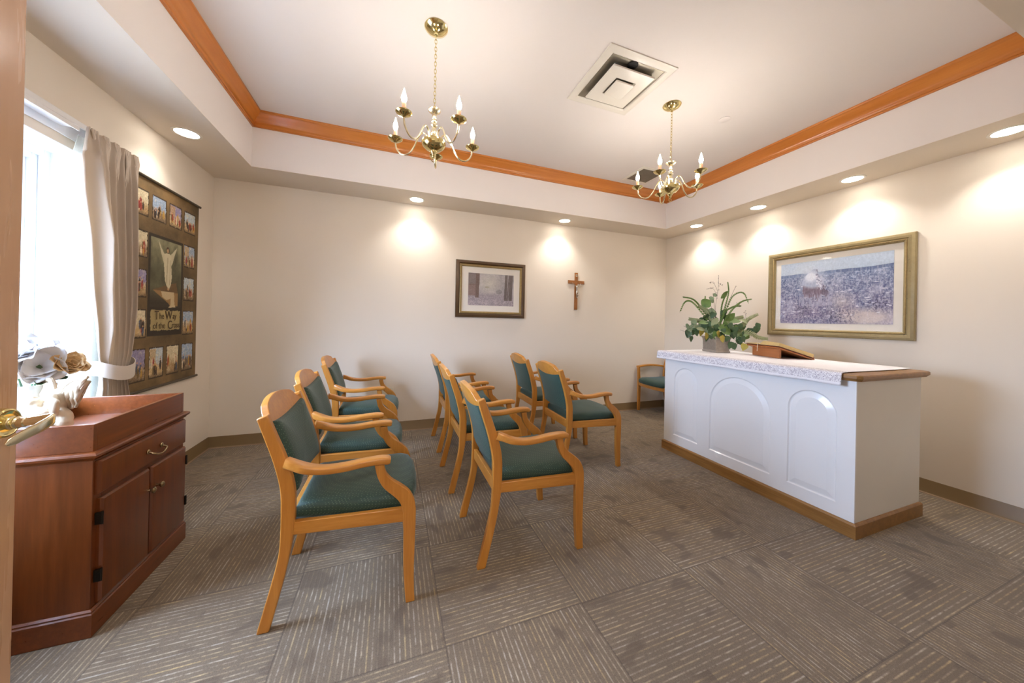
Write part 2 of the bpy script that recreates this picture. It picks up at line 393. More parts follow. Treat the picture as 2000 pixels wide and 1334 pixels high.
# crown moulding
def crown_ring(inset, z):
    return [(TL+inset, TF+inset, z), (TR-inset, TF+inset, z), (TR-inset, TD-inset, z), (TL+inset, TD-inset, z)]
prof = [(0, HK), (.014, HK), (.016, HK+.008), (.012, HK+.013), (.018, HK+.018), (.020, HK+.027), (.027, HK+.040), (.040, HK+.057), (.056, HK+.072), (.066, HK+.085), (.070, HK+.092), (.078, HK+.094), (.082, HK+.100), (.082, HT)]
for idx, (a, c, mt) in enumerate([(3, 0, 'crown_wood'), (2, 3, 'crown_wood_x'), (1, 2, 'crown_wood'), (0, 1, 'crown_wood_x')]):
    b = MB(); R = [[crown_ring(i, z)[a], crown_ring(i, z)[c]] for i, z in prof]
    R += [[crown_ring(0.0, HT)[a], crown_ring(0.0, HT)[c]]]
    rings = [[r[0] for r in R], [r[1] for r in R]]
    b.loft(rings, True, True)
    struct(b.build('trim_%d' % (idx+1), mt, ang=50))

# baseboards: vinyl cove with the thin carpet edge
def baseboard(name, P, Q, nrm):
    P, Q, nrm = Vector(P), Vector(Q), Vector(nrm); rings = []
    for E_ in (P, Q):
        rings.append([E_+nrm*a+Vector((0, 0, z)) for a, z in [(0, 0), (.016, 0), (.012, .004), (.006, .012), (.004, .096), (.002, .1), (0, .1)]])
    b = MB(); b.loft(rings); o = struct(b.build(name, 'baseboard_vinyl'))
    b = MB(); b.loft([[E_+nrm*a+Vector((0, 0, z)) for a, z in [(.014, 0), (.024, 0), (.022, .005), (.014, .006)]] for E_ in (P, Q)]); b.build('carpet_edge_strip', 'carpet_edge', o)
baseboard('baseboard_left', (XL, F0, 0), (XL, D, 0), (1, 0, 0))
baseboard('baseboard_back', (XL, D, 0), (XR, D, 0), (0, -1, 0))
baseboard('baseboard_right', (XR, F0, 0), (XR, D, 0), (-1, 0, 0))
baseboard('baseboard_front', (DX1+.08, F0, 0), (XR, F0, 0), (0, 1, 0))

# ------------------------------------------------------------------ window
w = bpy.data.objects.new('window_1', None); COL.objects.link(w); struct(w); w.location = (XL, (WY0+WY1)/2, WZ0)
def wl(b, x0, x1, y0, y1, z0, z1): b.box(x0-XL, x1-XL, y0-(WY0+WY1)/2, y1-(WY0+WY1)/2, z0-WZ0, z1-WZ0)
b = MB()
for a, c in ((WY0, WY0+.035), (WY1-.035, WY1)):
    wl(b, XL-.158, XL-.135, a, c, WZ0, WZ1)
wl(b, XL-.158, XL-.135, WY0+.035, WY1-.035, WZ1-.035, WZ1); wl(b, XL-.158, XL-.135, WY0+.035, WY1-.035, WZ0, WZ0+.03)
for a, c in ((WY0+.0, WY0+.06), (WY1-.06, WY1)):
    wl(b, XL-.20, XL-.159, a, c, WZ0, WZ1)
wl(b, XL-.20, XL-.159, WY0+.06, WY1-.06, WZ1-.06, WZ1); wl(b, XL-.20, XL-.159, WY0+.06, WY1-.06, WZ0, WZ0+.05)
b.build('window_frame', 'white_trim', w, bevel=.002, fix=False)
b = MB()
for a, c in ((WY0+.06, WY0+.10), (WY1-.10, WY1-.06)):
    wl(b, XL-.215, XL-.18, a, c, 1.345, WZ1-.06)
wl(b, XL-.215, XL-.18, WY0+.1, WY1-.1, WZ1-.10, WZ1-.06); wl(b, XL-.215, XL-.18, WY0+.1, WY1-.1, 1.345, 1.385)
wl(b, XL-.205, XL-.19, WY0+.1, WY1-.1, 1.655, 1.672); wl(b, XL-.205, XL-.19, 1.80, 1.817, 1.385, WZ1-.1)
b.build('upper_sash', 'white_trim', w, bevel=.002, fix=False)
b = MB()
for a, c in ((WY0+.06, WY0+.105), (WY1-.105, WY1-.06)):
    wl(b, XL-.18, XL-.15, a, c, WZ0+.05, 1.36)
wl(b, XL-.18, XL-.145, WY0+.06, WY1-.06, 1.325, 1.365); wl(b, XL-.18, XL-.15, WY0+.105, WY1-.105, WZ0+.05, WZ0+.1)
b.build('lower_sash', 'white_trim', w, bevel=.002, fix=False)
b = MB(); wl(b, XL-.20, XL-.197, WY0+.1, WY1-.1, 1.385, WZ1-.1); wl(b, XL-.167, XL-.164, WY0+.105, WY1-.105, WZ0+.1, 1.325); b.build('window_pane', 'clear_glass', w, fix=False)
b = MB(); wl(b, XL-.15, XL+.03, WY0-.03, WY1+.03, WZ0-.03, WZ0+.001); b.build('window_sill', 'white_trim', w, bevel=.004)
b = MB(); wl(b, XL-.135, XL+.001, WY1-.004, WY1-.0005, WZ0+.001, WZ1-.0005); wl(b, XL-.135, XL+.001, WY0+.0005, WY0+.004, WZ0+.001, WZ1-.0005); wl(b, XL-.135, XL+.001, WY0+.004, WY1-.004, WZ1-.004, WZ1-.0005); b.build('reveal_lining', 'white_trim', w, fix=False)

# ------------------------------------------------------------------ door leaf
dr = struct(MB().box(-.905, -.86, .045, 1.167, .012, 2.07).build('door_1', 'door_wood', bevel=.002))
zc = .947; yc = 1.107
b = MB(); b.lathe([(.034, 0), (.034, .024), (.0325, .0285), (.029, .030), (.027, .0285), (.018, .028), (.016, .028)], (-.86, yc, zc), 32, 0); b.build('door_handle_rose', 'brass', dr)
b = MB(); b.lathe([(.012, .026), (.013, .03), (.0155, .033), (.0155, .037), (.012, .039), (.0145, .042), (.0145, .046), (.011, .048), (.011, .058), (.0085, .06), (.0085, .098)], (-.86, yc, zc), 24, 0)
P = cr([(-.80, 1.108, .951), (-.775, 1.109, .953), (-.7605, 1.109, .953), (-.7560, 1.100, .949), (-.760, 1.083, .940), (-.768, 1.068, .932), (-.7765, 1.055, .9235), (-.785, 1.043, .914)], 5)
ws = [interp(i/(len(P)-1), [(0, .008), (.35, .009), (1, .0075)]) for i in range(len(P))]; hs = [interp(i/(len(P)-1), [(0, .012), (.3, .022), (.6, .023), (.93, .019), (1, .008)]) for i in range(len(P))]
b.bar(P, ws, hs, n=16, e=.5); b.build('door_handle_lever', 'pale_brass', dr, ang=50)
b = MB()
for a, c in ((DX0, DX0+.03), (DX1-.03, DX1)): b.box(a, c, F0-.14, F0, 0, DZ)
b.box(DX0+.03, DX1-.03, F0-.14, F0, DZ-.03, DZ); struct(b.build('trim_5', 'door_wood', fix=False))

# ------------------------------------------------------------------ downlights
def downlight_proto():
    t = thing('recessed_downlight', '', 'downlight', (0, 0, 0), 0, 'recessed downlights in the lowered ceiling edge')
    b = MB(); b.lathe([(.079, .0), (.079, -.003), (.074, -.005), (.064, -.004), (.062, -.001), (.062, 0)], n=40); b.build('trim_ring', 'vent_white', t)
    b = MB(); b.lathe([(.001, -.0042), (.04, -.0040), (.0615, -.0028), (.0615, -.001), (.001, -.001)], n=32); b.build('lens', 'lens_glow', t)
    return t
dl = downlight_proto()
dlp = [(-1.344, 2.855, 'round recessed downlight above the left wall near the banner'), (.21, 3.51, 'left one of the two recessed downlights above the back wall'),
       (1.948, 3.51, 'recessed downlight above the back wall, left of the crucifix top'), (3.54, 3.022, 'recessed downlight over the right wall nearest the back corner'),
       (3.545, 2.296, 'recessed downlight over the right wall, second from the back corner'), (3.55, 1.559, 'recessed downlight over the right wall above the horse picture'),
       (3.535, .829, 'recessed downlight over the right wall nearest the camera, largest of its row')]
for i, (x, y, lb) in enumerate(dlp):
    t = dl if i == 0 else copy_tree(dl)
    t.location = (x, y, HC); t['label'] = lb
    L = bpy.data.lights.new('downlight_beam', 'SPOT'); L.energy = K_SPOT; L.spot_size = math.radians(118); L.spot_blend = .75; L.shadow_soft_size = .05; L.color = (1, .965, .92)
    lo = bpy.data.objects.new('downlight_beam', L); COL.objects.link(lo); lo.parent = t; lo.location = (0, 0, -.012)

# ------------------------------------------------------------------ chandeliers
def chandelier(label, cx, cy, zc, phase):
    t = thing('chandelier', label, 'chandelier', (cx, cy, HT), 0, 'brass chandeliers')
    b = MB(); b.lathe([(.001, 0), (.064, 0), (.066, -.004), (.060, -.012), (.040, -.026), (.020, -.034), (.012, -.037), (.010, -.045), (.001, -.047)], n=36); b.build('ceiling_canopy', 'brass', t)
    top = zc+.165-HT; zt = -.05; n = int((zt-top)/.021); b = MB()
    for k in range(n):
        z = zt-(k+.5)*(zt-top)/n; h = .0145; rr = .0065; pts = []
        for q in range(12):
            a = 2*PI*q/12; u = rr*math.cos(a); v = h*math.sin(a)
            pts.append((u, 0, z+v) if k % 2 else (0, u, z+v))
        b.tube(pts, .0017, 6, False, True)
    b.build('chain', 'brass', t)
    z0 = zc-HT
    b = MB(); b.lathe([(.001, .172), (.006, .170), (.008, .163), (.014, .160), (.033, .166), (.036, .164), (.034, .158), (.020, .146), (.012, .140), (.011, .118), (.008, .114), (.014, .108), (.016, .101), (.013, .094), (.009, .090), (.016, .084), (.018, .076), (.014, .068), (.009, .064), (.015, .052), (.018, .036), (.014, .018), (.010, .008), (.014, 0), (.020, -.004)]); 
    for i in range(len(b.v)): b.v[i] = (b.v[i][0], b.v[i][1], b.v[i][2]+z0)
    b.build('turned_column', 'pale_brass', t)
    b = MB(); b.lathe([(.018, 0), (.03, -.001), (.052, -.006), (.066, -.016), (.068, -.028), (.062, -.042), (.046, -.058), (.028, -.066), (.020, -.070), (.018, -.080), (.012, -.086), (.008, -.094), (.010, -.100), (.006, -.107), (.001, -.108)], (0, 0, z0), 36); b.build('bowl', 'brass', t)
    b = MB(); b.tube([(.012*math.cos(a), 0, z0-.120+.012*math.sin(a)) for a in np.linspace(0, 2*PI, 16)[:-1]], .002, 6, False, True); b.build('bottom_ring', 'brass', t)
    for k in range(5):
        a = math.radians(phase+72*k); c, s = math.cos(a), math.sin(a)
        path = cr([(.038, -.004), (.046, .026), (.068, .040), (.092, .018), (.120, -.040), (.155, -.078), (.195, -.078), (.226, -.045), (.235, -.002)], 7)
        b = MB(); b.tube([(r*c, r*s, z0+z) for r, z in path], .0048, 8); arm = b.build('arm', 'pale_brass', t)
        p = (.235*c, .235*s, z0)
        b = MB(); b.lathe([(.004, -.010), (.010, -.006), (.014, -.002), (.030, .004), (.040, .013), (.0415, .016), (.038, .014), (.012, .006), (.011, .012), (.001, .012)], p, 28); b.build('drip_cup', 'brass', arm)
        b = MB(); b.lathe([(.001, .010), (.0105, .010), (.0105, .062), (.008, .065), (.001, .065)], p, 16); b.build('candle_sleeve', 'candle_sleeve', arm)
        b = MB(); b.lathe([(.001, .064), (.007, .065), (.0125, .078), (.0135, .088), (.011, .102), (.006, .118), (.0025, .132), (.001, .138)], p, 16); b.build('flame_bulb', 'bulb_glow', arm)
    return t
chandelier('five-arm brass chandelier hanging left of the large square ceiling vent', .201, 1.91, 2.24, 8)
chandelier('five-arm brass chandelier hanging right of the large vent, toward the back corner', 1.972, 1.92, 2.275, -9)

# ------------------------------------------------------------------ ceiling vents, sprinkler cover
t = thing('ceiling_vent', 'large square white air diffuser with stepped plates in the tray ceiling', 'vent', (1.452, 1.885, HT))
def sqring(b, prof, hw, hh):
    rings = [[(-hw+i, -hh+i, z), (hw-i, -hh+i, z), (hw-i, hh-i, z), (-hw+i, hh-i, z)] for i, z in prof]; b.loft(rings, True, False)
b = MB(); sqring(b, [(0, 0), (0, -.006), (.012, -.010), (.045, -.010), (.055, -.006), (.058, -.001)], .262, .262); b.build('flange', 'vent_white', t, ang=20)
b = MB(); sqring(b, [(.058, -.002), (.058, -.004), (.12, -.0015)], .262, .262); b.box(-.15, .15, -.15, .15, -.003, -.001); b.build('dark_throat', 'vent_dark', t, fix=False)
b = MB(); sqring(b, [(.0, -.026), (.002, -.034), (.012, -.037), (.085, -.034), (.088, -.028)], .165, .165); b.build('outer_plate', 'vent_white', t)
b = MB(); b.box(-.078, .078, -.078, .078, -.030, -.028); b.build('inner_throat', 'vent_dark', t)
b = MB(); sqring(b, [(.0, -.040), (.002, -.048), (.010, -.051), (.060, -.049)], .072, .072); b.box(-.012, .012, -.012, .012, -.0495, -.0485); b.build('center_plate', 'vent_white', t)
b = MB(); b.lathe([(.001, -.004), (.034, -.004), (.034, -.010), (.001, -.010)], (-.03, -.175, 0), 20)
b.build('damper_opening', 'black_hole', t)
t = thing('return_grille', 'small grey square return grille on the ceiling behind the far chandelier', 'grille', (2.645, 2.945, HT))
b = MB(); sqring(b, [(0, 0), (0, -.005), (.01, -.008), (.035, -.008), (.04, -.002)], .175, .175); b.build('flange', 'vent_white', t, ang=20)
b = MB()
for k in range(22):
    x = -.132+.264*k/21; b.box(x-.0035, x+.0035, -.134, .134, -.006, -.002)
b.build('louvre', 'vent_dark', t, fix=False); MB().box(-.136, .136, -.136, .136, -.0018, -.0005).build('backing', 'vent_dark', t)
o = MB().lathe([(.001, 0), (.04, 0), (.042, -.004), (.036, -.007), (.001, -.008)], n=28).build('sprinkler_cover', 'ceiling_paint'); o.location = (2.498, 1.892, HT); tag(o, 'small round white sprinkler cover plate flush on the tray ceiling', 'sprinkler')

# ------------------------------------------------------------------ chairs
def cushion(b, outline, prof, f, center):
    rings = []
    for sc_, z in prof:
        rings.append([f(center[0]+(p[0]-center[0])*sc_, center[1]+(p[1]-center[1])*sc_, z) for p in outline])
    b.loft(rings, True, True)
def ribbon(b, path, hw, y0, y1):
    L, Rr = [], []
    n = len(path)
    for i, (x, z) in enumerate(path):
        x0, z0 = path[max(0, i-1)]; x1, z1 = path[min(n-1, i+1)]; dx, dz = x1-x0, z1-z0; q = math.hypot(dx, dz); nx, nz = -dz/q, dx/q
        if z == path[0][1] and i == 0: nx, nz = -1, 0
        h = hw[i]; L.append((x+nx*h, z+nz*h)); Rr.append((x-nx*h, z-nz*h))
    b.prism(L+Rr[::-1], y0, y1)
def sweepc(keys, n=5):
    P = cr(keys, n); return [(p[0], p[1]) for p in P], [p[2] for p in P]
def make_chair(kind=0):
    t = thing('armchair', '', 'chair')
    for s in (-1, 1):
        y0, y1 = sorted((s*.2045, s*.2325))
        path, hw = sweepc([(-.2715, 0, .0205), (-.252, .08, .020), (-.228, .18, .0195), (-.208, .28, .019), (-.1995, .37, .0225), (-.198, .45, .024), (-.200, .52, .024), (-.210, .58, .0235), (-.232, .66, .022), (-.262, .745, .020), (-.289, .822, .0185)])
        if kind == 1: path = [(x*.72-.06, z) for x, z in path]
        b = MB(); ribbon(b, path, hw, y0, y1); b.build('leg', 'honey_wood', t, bevel=.004)
        y0, y1 = sorted((s*.232, s*.260))
        if kind == 0:
            path, hw = sweepc([(.263, 0, .018), (.2585, .06, .019), (.254, .15, .0215), (.2535, .27, .0235), (.2535, .35, .025), (.249, .41, .027), (.231, .452, .027), (.200, .484, .025), (.166, .514, .022), (.142, .550, .018), (.132, .585, .0175), (.130, .602, .019)])
        else:
            path, hw = sweepc([(.225, 0, .017), (.223, .2, .019), (.225, .38, .021), (.232, .5, .018), (.236, .60, .017)])
        b = MB(); ribbon(b, path, hw, y0, y1); b.build('leg', 'honey_wood', t, bevel=.004)
        if kind == 0:
            P = cr([(-.205, s*.236, .644), (-.175, s*.246, .634), (-.13, s*.252, .617), (-.07, s*.254, .607), (.0, s*.254, .608), (.07, s*.253, .616), (.13, s*.252, .619), (.172, s*.251, .614)], 5); m = len(P)-1
            ws = [interp(i/m, [(0, .030), (.16, .038), (.24, .050), (.8, .048), (.96, .048), (1, .040)]) for i in range(m+1)]; hs = [interp(i/m, [(0, .040), (.2, .034), (.4, .028), (.85, .028), (.97, .028), (1, .020)]) for i in range(m+1)]
        else:
            P = cr([(-.22, s*.236, .595), (-.12, s*.246, .610), (0, s*.25, .620), (.12, s*.25, .618), (.25, s*.25, .605)], 5); m = len(P)-1; ws = [.044]*(m+1); hs = [.026]*(m+1)
        b = MB(); b.bar(P, ws, hs, n=16, e=.4); b.build('armrest', 'honey_wood_long', t, ang=50)
    # seat frame
    b = MB()
    for s in (-1, 1):
        b.add([(-.185, s*.2285, .354), (-.185, s*.2065, .354), (.235, s*.236, .346), (.235, s*.258, .346), (-.185, s*.2285, .404), (-.185, s*.2065, .404), (.235, s*.236, .404), (.235, s*.258, .404)],
              [(0, 1, 2, 3), (4, 5, 6, 7), (0, 1, 5, 4), (1, 2, 6, 5), (2, 3, 7, 6), (3, 0, 4, 7)])
    b.box(-.212, -.19, -.205, .205, .352, .412)
    rings = []
    for k in range(13):
        y = -.232+.464*k/12; x = .262-.022*(y/.232)**2; dz = .345+.004*(y/.232)**2
        rings.append([(x-.022, y, dz), (x, y, dz), (x, y, .402), (x-.022, y, .402)])
    b.loft(rings); b.build('seat_frame', 'honey_wood_long', t, bevel=.003)
    # seat cushion
    out = []
    pts = [(-.182, -.203), (.232, -.232), (.268, -.205), (.287, -.12), (.292, 0), (.287, .12), (.268, .205), (.232, .232), (-.182, .203)]
    for (a, c), (e, g) in zip(pts, pts[1:]+pts[:1]):
        for k in range(4): out.append((lerp(a, e, k/4), lerp(c, g, k/4)))
    b = MB(); cushion(b, out, [(.93, .390), (.985, .398), (1.0, .412), (1.0, .430), (.985, .442), (.94, .453), (.86, .461), (.7, .468), (.45, .473), (.2, .475), (.02, .475)], lambda x, y, z: (x, y, z+.004*(x < 0)), (.05, 0))
    b.build('seat', 'green_fabric', t, ang=60)
    # back: plane following the posts
    def bk(sv, y, d):            # sv = height z, d = forward offset
        x = interp(sv, [(.44, -.198), (.52, -.2), (.58, -.210), (.66, -.232), (.745, -.262), (.822, -.289), (.9, -.318)])
        bow = .018*(1-(y/.205)**2)
        return (x-bow+d, y, sv+d*.3)
    out = []
    zs = lambda y: .792-.022*(1-(y/.2)**2)
    N = 10
    for k in range(N): y = lerp(-.197, .197, k/N); out.append((y, .500))
    for k in range(8): out.append((.197, lerp(.500, zs(.197), k/8)))
    for k in range(N): y = lerp(.197, -.197, k/N); out.append((y, zs(y)))
    for k in range(8): out.append((-.197, lerp(zs(.197), .500, k/8)))
    b = MB(); cushion(b, out, [(.3, -.018), (.9, -.019), (.985, -.016), (1.0, -.008), (1.0, .012), (.985, .022), (.94, .031), (.84, .038), (.6, .043), (.3, .045), (.02, .045)], lambda y, z, d: bk(z, y, d), (0, .62))
    b.build('backrest', 'green_fabric', t, ang=60)
    b = MB(); rings = []
    for k in range(41):
        y = -.2055+.411*k/40; a = abs(y)/.2055
        zt = .868-.022*(a/.75)**2 if a < .72 else interp(a, [(.72, .848), (.78, .838), (.84, .822), (.9, .812), (1, .812)])
        zb = zs(y)-.004
        rings.append([bk(zb, y, -.016), bk(zb, y, .014), bk(zt, y, .012), bk(zt, y, -.014)])
    b.loft(rings); b.build('top_rail', 'honey_wood_long', t, bevel=.003, ang=35)
    return t
G = 'green upholstered wooden armchairs in three rows'
ch0 = make_chair()
chairs = [(-.165, 1.705, 'wooden armchair with green seat, nearest the camera in the leftmost row, beside the cabinet'),
          (-.212, 2.375, 'middle armchair of the leftmost row, between the nearest chair and the one by the wall'),
          (-.222, 3.185, 'farthest armchair of the leftmost row, by the back wall and wall outlet'),
          (.70, 1.752, 'green-backed armchair nearest the camera in the middle row, its back toward the window'),
          (.678, 2.48, 'middle armchair of the middle row, just behind the nearest one of that row'),
          (.688, 3.205, 'farthest armchair of the middle row, by the back wall below the framed picture'),
          (1.548, 2.505, 'armchair at the near end of the row closest to the altar, green seat fully visible'),
          (1.545, 3.185, 'armchair at the wall end of the row closest to the altar')]
rots = [-.01, .0, .0, 0, 0, 0, .0, 0]
for i, (x, y, lb) in enumerate(chairs):
    t = ch0 if i == 0 else copy_tree(ch0)
    t.location = (x, y, 0); t.rotation_euler = (0, 0, rots[i]); t['label'] = lb; t['group'] = G
c2 = make_chair(1); c2.location = (3.462, 3.385, 0); c2.rotation_euler = (0, 0, PI)
c2['label'] = 'green armchair with straight front legs standing in the back right corner behind the altar'

# ------------------------------------------------------------------ cabinet (dry sink)
CX0, CX1, CY0, CY1 = -1.47, -1.035, 1.672, 2.232
cab = thing('cabinet', 'low cherry-stained cabinet with tray top standing under the window', 'cabinet', ((CX0+CX1)/2, (CY0+CY1)/2, 0))
ox, oy = (CX0+CX1)/2, (CY0+CY1)/2
def cb(b, x0, x1, y0, y1, z0, z1): b.box(x0-ox, x1-ox, y0-oy, y1-oy, z0, z1)
b = MB(); cb(b, CX0, CX1-.012, CY0+.004, CY1-.004, .05, .66); b.build('body', 'cherry_wood', cab, bevel=.002)
b = MB(); cb(b, CX0, CX1-.001, CY0, CY0+.04, .1, .66); cb(b, CX0+.4, CX1-.001, CY1-.03, CY1, .1, .66); cb(b, CX1-.03, CX1-.001, CY0+.04, CY1-.03, .5, .525); cb(b, CX1-.03, CX1-.001, CY0+.04, CY1-.03, .645, .66); cb(b, CX1-.03, CX1-.001, 1.948, 1.968, .1, .5)
b.build('face_frame', 'cherry_wood', cab, bevel=.0015, fix=False)
def moulding(name, prof, mat):
    rings = [[(CX0-ox, CY0-e-oy, z), (CX1+e-ox, CY0-e-oy, z), (CX1+e-ox, CY1+e-oy, z), (CX0-ox, CY1+e-oy, z)] for e, z in prof]
    b = MB(); b.loft(rings, True, True); return b.build(name, mat, cab, ang=25)
moulding('plinth', [(-.03, .0), (.010, .0), (.012, .002), (.012, .084), (.008, .088), (.009, .094), (.003, .1), (-.03, .1)], 'cherry_wood_edge')
moulding('top_moulding', [(-.03, .655), (.004, .655), (.008, .662), (.016, .668), (.018, .676), (.015, .682), (.006, .686), (-.03, .686)], 'cherry_wood_edge')
b = MB(); cb(b, CX0+.014, CX1-.014, CY0+.014, CY1-.014, .685, .70); b.build('tray_floor', 'cherry_wood', cab)
b = MB(); zt = .787
cb(b, CX0, CX1-.002, CY0+.002, CY0+.018, .686, zt); cb(b, CX0, CX1-.002, CY1-.018, CY1-.002, .686, zt); cb(b, CX1-.018, CX1-.002, CY0+.018, CY1-.018, .686, zt); cb(b, CX0, CX0+.014, CY0+.018, CY1-.018, .686, zt)
b.build('tray_rim', 'cherry_wood_edge', cab, bevel=.0015, fix=False)
def slab(name, y0, y1, z0, z1):
    rings = []
    for e, x in [(0, CX1-.001), (0, CX1+.008), (.006, CX1+.016), (.016, CX1+.018)]:
        rings.append([(x-ox, y0+e-oy, z0+e), (x-ox, y1-e-oy, z0+e), (x-ox, y1-e-oy, z1-e), (x-ox, y0+e-oy, z1-e)])
    b = MB(); b.loft(rings); return b.build(name, 'cherry_wood', cab, ang=20)
dw = slab('drawer', CY0+.008, CY1-.012, .522, .648)
d1 = slab('door', CY0+.020, 1.951, .108, .502); d2 = slab('door', 1.965, CY1-.008, .108, .502)
fx = CX1+.018-ox
b = MB(); b.tube(cr([(fx, 1.925-oy, .585), (fx+.022, 1.927-oy, .575), (fx+.026, 1.945-oy, .566), (fx+.028, 1.970-oy, .562), (fx+.026, 1.995-oy, .566), (fx+.022, 2.013-oy, .575), (fx, 2.015-oy, .585)], 5), .0042, 10)
for yy in (1.925, 2.015): b.ell((fx+.003, yy-oy, .585), (.005, .010, .011))
b.build('bail_pull', 'old_brass', dw)
for d_, yy, zz in ((d1, 1.934, .408), (d2, 1.990, .408)):
    b = MB(); b.lathe([(.006, 0), (.005, .010), (.008, .014), (.013, .018), (.013, .023), (.008, .027), (.001, .028)], (fx, yy-oy, zz), 16, 0); b.build('knob', 'old_brass', d_)
for d_, ys in ((d1, CY0+.014), (d2, CY1-.010)):
    for zz in (.43, .215):
        b = MB(); b.box(fx-.016, fx+.001, ys-.006-oy, ys+.003-oy, zz-.022, zz+.022); b.tube([(fx+.001, ys-oy, zz-.024), (fx+.001, ys-oy, zz+.024)], .004, 8); b.build('hinge', 'dark_metal', d_, fix=True)

# figurine on the cabinet: cherub with two wings
ang = thing('angel_figurine', 'ivory ceramic cherub figurine with spread wings sitting in the cabinet tray', 'figurine', (-1.275, 1.86, .7), -.45); ang.scale = (1.12, 1.0, 1.12)
bl = [((.01, 0, .022), (.062, .040, .026)), ((.0, 0, -.002), (.06, .038, .024)), ((.035, -.005, .045), (.040, .035, .040)), ((-.01, 0, .06), (.038, .032, .045)), ((.015, .005, .10), (.030, .028, .042)), ((-.030, -.028, .090), (.024, .022, .026)),
      ((-.034, -.034, .105), (.022, .020, .016)), ((.03, -.022, .118), (.020, .015, .020)), ((.050, -.030, .108), (.022, .013, .014)), ((.058, -.032, .088), (.014, .013, .024)), ((.01, -.035, .078), (.030, .013, .013)),
      ((-.008, -.036, .070), (.022, .012, .012)), ((.06, -.01, .03), (.026, .026, .03)), ((.072, -.012, .012), (.022, .026, .014)), ((-.035, .0, .03), (.03, .03, .03)), ((.02, .012, .132), (.024, .020, .022))]
b = MB()
for c, r in bl: b.ell((c[0], c[1], c[2]+.026), r)
for q in range(16):
    a = random.uniform(0, 2*PI); e = random.uniform(0, PI/2); b.ell((-.032+.021*math.cos(a)*math.cos(e), -.03+.02*math.sin(a)*math.cos(e), .121+.025*math.sin(e)), (.007, .007, .007), 8, 5)
for q in range(7): b.tube(cr([(.02+.01*q-.03, -.040, .086-.003*q), (.01+.012*q-.02, -.045, .05), (.012*q-.03, -.040, .015)], 4), .006, 6)
o = b.build('body', 'ceramic', ang); md = o.modifiers.new('r', 'REMESH'); md.mode = 'VOXEL'; md.voxel_size = .0035; md.use_smooth_shade = True
md = o.modifiers.new('s', 'SMOOTH'); md.iterations = 3; md.factor = .5
def wing(name, pts, drop, lean):
    pts = [(a, c, d+.022) for a, c, d in pts]; path = cr(pts, 8); m = len(path); vs_ = []; nv = 13
    for i, p in enumerate(path):
        u = i/(m-1); L_ = interp(u, drop); fe = abs(math.sin(PI*u*8))
        for j in range(nv):
            v = j/(nv-1); lay = (v*3) % 1; q = (v*3) // 1
            z = p[2]-L_*v*(1-.10*(1-fe)*v); x = p[0]+lean*v*L_
            vs_.append((x, p[1]+.0-.010*math.sin(PI*min(1, v*1.2))-.004*fe*(.3+v)-.004*(1-lay)*(q > 0)+.012*v, z))
    b = MB(); b.add(vs_, [(i*nv+j, i*nv+j+1, (i+1)*nv+j+1, (i+1)*nv+j) for i in range(m-1) for j in range(nv-1)])
    o = b.build(name, 'ceramic', ang, ang=50, fix=False, solid=.007)
    b = MB(); b.tube([(p[0], p[1]-.003, p[2]) for p in path], [.004+.005*math.sin(PI*(.15+.8*i/(m-1))) for i in range(m)], 8); b.build('wing_edge', 'ceramic', o)
wing('wing', [(-.004, .014, .135), (-.022, .016, .175), (-.045, .02, .180), (-.080, .024, .160), (-.112, .03, .135), (-.138, .034, .112)], [(0, .05), (.3, .125), (.7, .11), (1, .05)], -.05)
wing('wing', [(.0, .012, .120), (.022, .014, .150), (.055, .016, .180), (.090, .018, .192), (.120, .02, .196)], [(0, .05), (.4, .11), (.8, .115), (1, .02)], -.28)

# vase with artificial flowers
vz = .70
vs = thing('flower_vase', 'white vase with large white blossoms and one tan rose on the cabinet', 'vase', (-1.392, 1.938, vz))
b = MB(); b.lathe([(.001, 0), (.035, 0), (.038, .004), (.045, .05), (.058, .12), (.064, .19), (.066, .205), (.062, .205), (.058, .19), (.05, .12), (.001, .11)], n=32); b.build('vase_body', 'vase_white', vs)
def petal(b, c, axis, az, L_, W_, open_, cup=.3, ruf=.08, seed=0):
    rnd = random.Random(seed); A = Vector(axis).normalized(); side = A.cross(Vector((0, 0, 1)) if abs(A.z) < .9 else Vector((1, 0, 0))).normalized(); s2 = A.cross(side)
    out = side*math.cos(az)+s2*math.sin(az); tan = A.cross(out); n, m = 7, 7; vs_ = []
    for i in range(n):
        u = i/(n-1); ang_ = open_*u+cup*u*u; p = Vector(c)+(A*math.cos(open_*.5+cup*(u-.5))+out*math.sin(open_*.5+open_*.5*u))*L_*u
        w2 = W_*math.sin(PI*(.12+.78*u))**.7
        for j in range(m):
            v = (j/(m-1)-.5)*2; q = p+tan*w2*v/2-out*(abs(v)**2*w2*.18)+A*(abs(v)**2*w2*.2)+A*ruf*L_*math.sin(5*v+seed)*u*u
            vs_.append(q)
    b.add(vs_, [(i*m+j, i*m+j+1, (i+1)*m+j+1, (i+1)*m+j) for i in range(n-1) for j in range(m-1)])
def rose(name, c, axis, mat, R0, parent, layers=((5, 1.25, 1.0), (5, .9, .85), (4, .55, .7), (3, .25, .55))):
    b = MB()
    sd = 0
    for n_, op, ll in layers:
        for k in range(n_):
            sd += 1; petal(b, c, axis, 2*PI*k/n_+sd*.5, R0*ll, R0*ll*1.15, op, .35, .06, sd)
    return b.build(name, mat, parent, ang=180, fix=False, solid=.0015)
rose('rose_bloom', (.075, -.02+.06, .262), (.55, -.35, .5), 'petal_tan', .062, vs)
rose('white_blossom', (-.02, -.045, .30), (.2, -.5, .8), 'petal_white', .10, vs)
rose('white_blossom', (.015, .01, .27), (.5, -.6, .3), 'petal_white', .085, vs, ((5, 1.35, 1), (4, 1.0, .8)))
